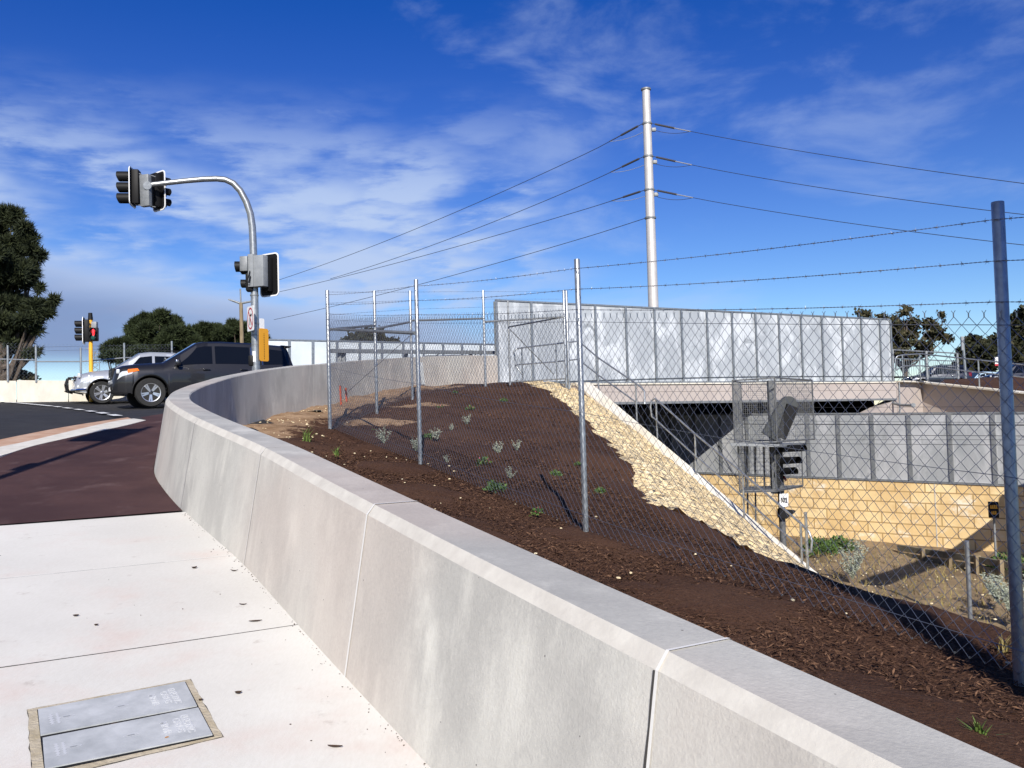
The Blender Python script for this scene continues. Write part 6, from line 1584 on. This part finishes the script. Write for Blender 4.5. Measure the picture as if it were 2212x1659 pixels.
# ================================================================== PLANTS ON THE BANK
def plant(name, label, cat, px, py, kind, s, group=None, H=H2, y1=26, ground=None):
    p = hit(px, py, H, 0, 2, y1) if ground is None else ground
    rg = random.Random(int(px*7+py)); t = thing(name, label, cat, p, group=group)
    def blades(nm, m, n, L, spread, w, curl=.2):
        mb = MB(); tn = []
        for _ in range(n):
            a = rg.uniform(0, 6.28); tilt = abs(rg.gauss(0, spread)); d = Vector((math.cos(a)*math.sin(tilt), math.sin(a)*math.sin(tilt), math.cos(tilt))); u = Vector((-math.sin(a), math.cos(a), 0)); LL = L*rg.uniform(.5, 1.1)
            b = p+Vector((rg.gauss(0, .02*s*4), rg.gauss(0, .02*s*4), -.01)); m1 = b+d*LL*.55; e = b+d*LL+Vector((math.cos(a), math.sin(a), -.4))*LL*curl
            mb.add([b-u*w, b+u*w, m1+u*w*.8, m1-u*w*.8], [(0, 1, 2, 3)]); mb.add([m1-u*w*.8, m1+u*w*.8, e], [(0, 1, 2)]); tt = rg.random(); tn += [tt, tt]
        o = mb.build(nm, M[m], t, fixn=False); at = o.data.attributes.new('tone', 'FLOAT', 'FACE'); at.data.foreach_set('value', tn)
    def tufts(nm, m, n, R_, hgt, leaf, up=.6):
        mb = MB(); tn = []
        for _ in range(n):
            a = rg.uniform(0, 6.28); rr = R_*math.sqrt(rg.random()); c = p+Vector((math.cos(a)*rr, math.sin(a)*rr, hgt*(1-(rr/R_)**2*.6)*rg.uniform(.15, 1)))
            d = (c-p).normalized()*up+Vector((rg.gauss(0, .5), rg.gauss(0, .5), rg.gauss(.2, .4))); d.normalize(); u = d.orthogonal().normalized(); u = Matrix.Rotation(rg.uniform(0, 6.28), 3, d) @ u
            L = leaf*rg.uniform(.6, 1.3); mb.add([c, c+d*L*.5+u*L*.28, c+d*L, c+d*L*.5-u*L*.28], [(0, 1, 2, 3)]); tn.append(rg.random())
        o = mb.build(nm, M[m], t, fixn=False); at = o.data.attributes.new('tone', 'FLOAT', 'FACE'); at.data.foreach_set('value', tn)
    if kind == 'silver':
        mb = MB(); tips = []
        for _ in range(11 if s < .6 else 18):
            a = rg.uniform(0, 6.28); ti = rg.uniform(.1, .8); d = Vector((math.cos(a)*math.sin(ti), math.sin(a)*math.sin(ti), math.cos(ti))); L = s*rg.uniform(.6, 1.05); e = p+d*L; mb.tube([p, p+d*L*.5, e], [.006*min(s*4, 1.6), .005*min(s*4, 1.6), .002*min(s*4, 1.6)], 4); tips.append((p, e))
        mb.build('stems', M['silverleaf'], t, fixn=False)
        m2 = MB(); tn = []
        for a, b in tips:
            for k in range(16 if s < .6 else 60):
                c = a.lerp(b, rg.uniform(.25, 1.02)); d = Vector((rg.gauss(0, 1), rg.gauss(0, 1), rg.gauss(.4, .6))).normalized(); u = d.orthogonal().normalized(); L = min(s*.16, .075)*rg.uniform(.6, 1.2)
                m2.add([c, c+d*L*.5+u*L*.16, c+d*L, c+d*L*.5-u*L*.16], [(0, 1, 2, 3)]); tn.append(rg.random())
        o = m2.build('foliage', M['silverleaf'], t, fixn=False); at = o.data.attributes.new('tone', 'FLOAT', 'FACE'); at.data.foreach_set('value', tn)
    elif kind == 'green': tufts('foliage', 'greenleaf', 110 if s < .6 else 650, s*.55, s*.55, min(s*.3, .11))
    elif kind == 'pink': tufts('foliage', 'greenleaf', 70, s*.5, s*.5, s*.3); tufts('flowers', 'pink', 26, s*.5, s*.8, s*.14, .9)
    elif kind == 'grass': blades('blades', 'grassleaf', 26, s, .45, .006*max(1, s*2.5))
    elif kind == 'dry': blades('blades', 'dryleaf', 24, s, .6, .005*max(1, s*2.5))
    return t
SG = 'silver shrubs on the mulch'; GG = 'green seedlings on the mulch'; PG = 'pink flowering seedlings on the mulch'
for px, py, s, lab in ((830, 958, .40, 'silver shrub left of the second fence post, largest of the silver ones'), (944, 950, .34, 'bushy silver shrub just right of the second fence post'), (898, 976, .36, 'tall silver shrub half hidden behind the second fence post'), (1010, 918, .32, 'silver shrub below the pink plant high on the mound'), (976, 931, .22, 'small flat silver shrub between two bigger ones on the mound'),
        (1077, 982, .32, 'silver shrub in the middle of the mound, left of a close pair'), (1117, 973, .28, 'silver shrub in the middle of the mound, right of a close pair'), (1102, 1035, .24, 'thin greyish shrub low on the mound near the mesh'), (966, 1000, .18, 'tiny silver shrub right of the foot of the second fence post')):
    plant('silver_shrub', lab, 'shrub', px, py, 'silver', s*.62, SG)
for px, py, s, lab in ((923, 947, .26, 'flat green seedling at the foot of the bushy silver shrub'), (1070, 1062, .36, 'biggest dark green seedling, in the mesh below the pink plant'), (1200, 1030, .24, 'green seedling on the mound left of the third fence post'), (1295, 1066, .22, 'green seedling just right of the third fence post'),
        (1250, 1006, .18, 'small green seedling against the third fence post'), (1088, 868, .26, 'green seedling high on the mound towards the stone edge'), (983, 850, .22, 'green seedling on the crest below the sunlit wall'), (807, 933, .16, 'tiny green seedling left of the bare sand patch')):
    plant('green_seedling', lab, 'plant', px, py, 'green', s*.5, GG)
for px, py, s, lab in ((952, 884, .24, 'pink flowering seedling on the upper mound, left one of two'), (1016, 886, .28, 'pink flowering seedling on the upper mound, right one of two'), (1044, 1004, .30, 'pink flowering seedling low on the mound between the fence posts'), (1160, 1113, .20, 'pink tinged seedling on the mulch strip in front of the mesh')):
    plant('pink_flower', lab, 'plant', px, py, 'pink', s*.55, PG)
plant('grass_tuft', 'green grass tuft on the mulch left of the corner fence post', 'grass tuft', 664, 955, 'grass', .30)
plant('grass_tuft', 'small green tuft on the mulch strip between the first two fence posts', 'grass tuft', 728, 985, 'grass', .16)
plant('grass_tuft', 'fresh green grass tuft growing against the wall at the lower right', 'grass tuft', 2118, 1598, 'grass', .13)
plant('grass_tuft', 'yellowing grass tuft near the foot of the dark fence post', 'grass tuft', 2166, 1412, 'dry', .15)
for px, py, D, s, lab in ((1842, 1256, 24, 1.0, 'tall silver bush in the railway corridor beyond the mulch crest'), (2190, 1340, 19, .95, 'silver bush at the right edge beyond the mulch crest'), (2160, 1330, 20.5, .7, 'smaller silver bush just left of the one at the right edge')):
    q = P(px, py, D); q.z = -4.6; plant('silver_bush', lab, 'shrub', px, py, 'silver', s*1.1, None, ground=q)
for px, py, D, s, lab in ((1770, 1200, 28, .8, 'left dark green bush at the foot of the limestone wall by the handrail'), (1815, 1200, 28.5, .7, 'right one of two dark green bushes at the foot of the limestone wall'), (2178, 1250, 24, .8, 'green bush against the timber edging at the right')):
    q = P(px, py, D); q.z = -4.55; plant('green_bush', lab, 'shrub', px, py, 'green', s*1.2, None, ground=q)
# low dry weeds of the corridor
mb = MB(); tn = []
for _ in range(5200):
    l = rnd.uniform(4, 26); T = rnd.uniform(12, 25); p = lt(l, T, -4.6+.1*rnd.random()); a = rnd.uniform(0, 6.28); L = rnd.uniform(.08, .28); u = Vector((math.cos(a), math.sin(a), 0))*.012
    e = p+Vector((rnd.gauss(0, .08), rnd.gauss(0, .08), L)); mb.add([p-u, p+u, e], [(0, 1, 2)]); tn.append(rnd.random())
o = mb.build('dry_weeds', M['dryleaf'], fixn=False); at = o.data.attributes.new('tone', 'FLOAT', 'FACE'); at.data.foreach_set('value', tn); struct(o, 'stuff')

# ================================================================== CABLE PIT AND LITTER ON THE FOOTPATH
def on_path(px, py): d = hit(px, py, H1, .012, .8, 12, .02); return d
oc = [on_path(*q) for q in ((59, 1534), (412, 1468.6), (481.6, 1593), (72, 1690))]
ex = (oc[1]-oc[0]).normalized(); nz = Vector((0, 0, 1)); nzp = (oc[1]-oc[0]).cross(oc[2]-oc[1]).normalized(); nzp = -nzp if nzp.z < 0 else nzp
pit = thing('cable_pit', 'electric cable pit with two grey metal lids set in stained mortar in the pale footpath', 'cable pit', sum(oc, Vector())/4)
def quadprism(nm, m, q, z0, z1, par=None, bev=0.): mb = MB(); mb.prism([p+nzp*z0 for p in q], nzp*(z1-z0)); return mb.build(nm, M[m], par or pit, smooth=None)
rows = []; 
mb = MB(); inner = [on_path(*q) for q in ((80, 1536), (401, 1475.5), (463, 1594), (96, 1672))]
def edge_pts(q, n, jit):
    o = []
    for i in range(4):
        for k in range(n): p = q[i].lerp(q[(i+1) % 4], k/n); o.append(p+Vector((rnd.uniform(-jit, jit), rnd.uniform(-jit, jit), 0)))
    return o
A_, B_ = edge_pts(oc, 14, .003), edge_pts(inner, 14, .0)
mb.grid([[p+nzp*.003 for p in A_+A_[:1]], [p+nzp*.005 for p in B_+B_[:1]]]); mb.build('mortar_ring', M['pitring'], pit)
crk = [p+(p-sum(oc, Vector())/4).normalized()*rnd.choice((0, .001, .002, .005)) for p in A_]; mb = MB(); mb.grid([[p+nzp*.002 for p in crk+crk[:1]], [p+nzp*.0026 for p in A_+A_[:1]]]); mb.build('edge_crack', M['dark'], pit)
quadprism('pit_void', 'black', inner, -.0015, .006)
for q, lab in ((((82, 1538), (399, 1477.5), (425.5, 1530), (87.5, 1594)), 'scuffed far lid'), (((92, 1600), (428, 1534), (459, 1592.5), (97, 1667)), 'near lid with a rust spot')):
    c4_ = [on_path(*k) for k in q]; lid = quadprism('lid', 'lid', c4_, .007, .012); lid['label'] = lab
    u = (c4_[1]-c4_[0]+c4_[2]-c4_[3]).normalized(); dn = (c4_[3]-c4_[0]+c4_[2]-c4_[1]); dn = (dn-u*dn.dot(u)).normalized(); Wd, Hd = (c4_[1]-c4_[0]).length, (c4_[3]-c4_[0]).length
    cc = sum(c4_, Vector())/4
    # lettering runs towards the viewer, line tops to the right
    for s_, fx_, fy in (('ELECTRIC', .385, -.02), ('CABLES', .325, -.02), ('MRWA', .24, 0.0)):
        vs, fs = textmesh(s_, Hd*.15, .0006); o0 = cc+u*(Wd*fx_)+dn*(Hd*fy)+nzp*.0127; mb = MB()
        mb.add([o0+dn*v.x+u*v.y+nzp*v.z for v in vs], fs); mb.build('lettering', M['lidtext'], lid)
    for fx_, n_ in ((-.385, 7), (-.425, 5)):                     # worn raised marks, no longer readable
        mb = MB(); vs_, fs_ = [], []
        for q in range(n_*2+1):
            t = (q/(n_*2)-.5)*Hd*.42; w_ = Hd*.045 if q % 2 == 0 else Hd*.012; c_ = cc+u*(Wd*fx_)+dn*t+nzp*.0127
            vs_ += [c_-u*w_*rnd.uniform(.6, 1), c_+u*w_*rnd.uniform(.6, 1)]
        fs_ = [(2*i, 2*i+1, 2*i+3, 2*i+2) for i in range(n_*2)]; mb.add(vs_, fs_); mb.build('worn_mark', M['lidtext'], lid)
    for fx_ in (.02, -.33):
        a = cc+u*Wd*fx_+nzp*.0125; mb = MB(); k = 16
        out = [a+u*math.cos(2*math.pi*i/k)*.030+dn*math.sin(2*math.pi*i/k)*.009 for i in range(k)]; inn = [a+u*math.cos(2*math.pi*i/k)*.023+dn*math.sin(2*math.pi*i/k)*.005 for i in range(k)]
        mb.add(out+inn, [(i, (i+1) % k, (i+1) % k+k, i+k) for i in range(k)]); mb.build('lift_slot', M['lidtext'], lid)
        mb = MB(); mb.add([a+u*.012*sx+dn*.003*sy+nzp*.0003 for sx, sy in ((-1, -1), (1, -1), (1, 1), (-1, 1))], [(0, 1, 2, 3)]); mb.build('key_hole', M['grey'], lid)
mb = MB(); c = on_path(360, 1599)+nzp*.0128; mb.add([c+Vector((math.cos(a)*.008*rnd.uniform(.6, 1.2), math.sin(a)*.011*rnd.uniform(.6, 1.2), 0)) for a in np.linspace(0, 5.9, 12)], [tuple(range(12))]); mb.build('rust_spot', M['rust'], lid)
def leaf(px, py, L, ang, lab, curl=.3, fat=.22):
    p = hit(px, py, H1, .013, .8, 12, .02); mb = MB(); rows = []
    r_ = Matrix.Rotation(ang, 3, 'Z')
    for k in range(7):
        t = k/6; w = math.sin(math.pi*min(1, t*1.05))**.8*L*fat+.0008; x = (t-.5)*L
        rows.append([r_ @ Vector((x, w, .004+curl*L*(t-.5)**2*1.3+w*.4)), r_ @ Vector((x, 0, .002+curl*L*(t-.5)**2*1.3)), r_ @ Vector((x, -w, .004+curl*L*(t-.5)**2*1.3+w*.3))])
    mb.grid([[q+p for q in r] for r in rows]); tag(mb.build('fallen_leaf', M['litter'], smooth=60, fixn=False), lab, 'leaf')
leaf(515, 1499, .030, .4, 'crumpled square brown leaf on the footpath right of the cable pit', .8, .45)
leaf(724, 1615, .060, -.15, 'slender dark leaf on the footpath at the lower middle', .3, .13)
leaf(552, 1343, .070, .25, 'slender dark leaf by the saw-cut joint near the wall foot', .2, .12)
leaf(525, 1307, .045, 0, 'thin curled leaf on the slab above the saw-cut joint', .5, .12)
leaf(164, 1331.5, .030, .5, 'small torn leaf on the middle slab at the left', .6, .4)
leaf(208, 1351.5, .022, .9, 'round dark seed husk on the middle slab', .6, .5)
leaf(506, 1234, .05, -.1, 'thin curled leaf close to the pale joint near the wall', .5, .12)
leaf(420, 1228, .04, .9, 'folded brown leaf on the slab below the pale joint', .7, .4)
leaf(434, 1514, .022, 1.2, 'dark leaf scrap lying on the near metal lid', .4, .4)
leaf(248, 1567, .03, 0.3, 'reddish leaf scrap in the gap between the two lids', .3, .3)

# ================================================================== ADDED OFF-FRAME SHADOW CASTERS
sh = Vector((-sd.x, -sd.y, 0)).normalized(); tanE = math.tan(SUN_EL)
# added unseen signal behind and left of the camera: shadow of its pole and head on the red path
q0, q1 = hit(40, 1017, H1, .012), hit(262, 940, H1, .012)
b0_ = q0-sh*5.2; b0_.z = H1(b0_.x, b0_.y)
hz = q1.z+tanE*((q1-b0_).xy.length)
t2 = thing('traffic_signal', 'added unseen signal pole behind the camera throwing its shadow on the red path', 'traffic signal', b0_)
mb = MB(); mb.tube([b0_, Vector((b0_.x, b0_.y, hz+.9))], .055, 12); mb.build('pole', M['galv'], t2, smooth=40)
lantern(t2, Vector((b0_.x-.22, b0_.y+.0, hz+.05)), R(-75), h=1.1, w=.55)
mb = MB(); mb.box(Vector((b0_.x-.05, b0_.y, hz-2.15)), (.16, .16, .3)); mb.build('push_button', M['black'], t2)
# added unseen post behind the camera: broad shadow over the dark fence post and the mulch
pr = Vector((bases[1].x, bases[1].y, 0))-sh*6.0; pr.z = H2(pr.x, pr.y)
t3 = thing('shadow_post', 'added unseen post behind the camera that shades the end fence post', 'post', pr)
mb = MB(); mb.tube([pr-Vector((0, 0, .3)), pr+Vector((0, 0, 7.2)), pr+Vector((0, 0, 7.25))], [.15, .135, .11], 16); mb.build('shaft', M['galvdull'], t3, smooth=40)
mb = MB(); mb.tube([pr+Vector((0, 0, -.02)), pr+Vector((0, 0, .04))], .22, 16); mb.build('base_plate', M['galvdull'], t3, smooth=40)
# added unseen blocker and sloping bar right of the frame: their shadow crosses the railway ground and climbs the limestone wall
hp = lw(s_of(2172), -1.9)-sh*5.6*1.0; blocker = thing('shadow_blocker', 'added unseen hut beyond the right edge that shades the limestone wall', 'blocker', Vector((hp.x+.95, hp.y, -4.7)))
hz_ = P(2160, 1108, lw(s_of(2160), 0).y).z+tanE*5.6
mb = MB(); mb.box(Vector((hp.x+.95, hp.y, (hz_-4.7)/2)), (2.3, 1.6, hz_+4.7)); mb.build('blocker_body', M['grey'], blocker)
mb = MB(); mb.prism([Vector((hp.x-.25, hp.y-.85, hz_)), Vector((hp.x+2.15, hp.y-.85, hz_)), Vector((hp.x+.95, hp.y-.85, hz_+.35))], (0, 1.7, 0)); mb.build('blocker_roof', M['galvdull'], blocker)
ca, cb_ = P(1885, 1262, 23.7), P(2110, 1178, 28.6); ca.z = cb_.z = -4.6
a1, b1 = ca-sh*8.4+Vector((0, 0, tanE*8.4)), cb_-sh*5.2+Vector((0, 0, tanE*5.2))
ct = thing('shadow_bar', 'added unseen cable tray running to the signalling hut beyond the right edge', 'shadow bar', a1)
mb = MB(); mb.bar(a1, b1, .5, .3); mb.build('bar_body', M['galvdull'], ct)
mb = MB(); mb.bar(Vector((a1.x, a1.y, -4.7)), a1, .08, .08); mb.build('leg', M['galvdull'], ct)
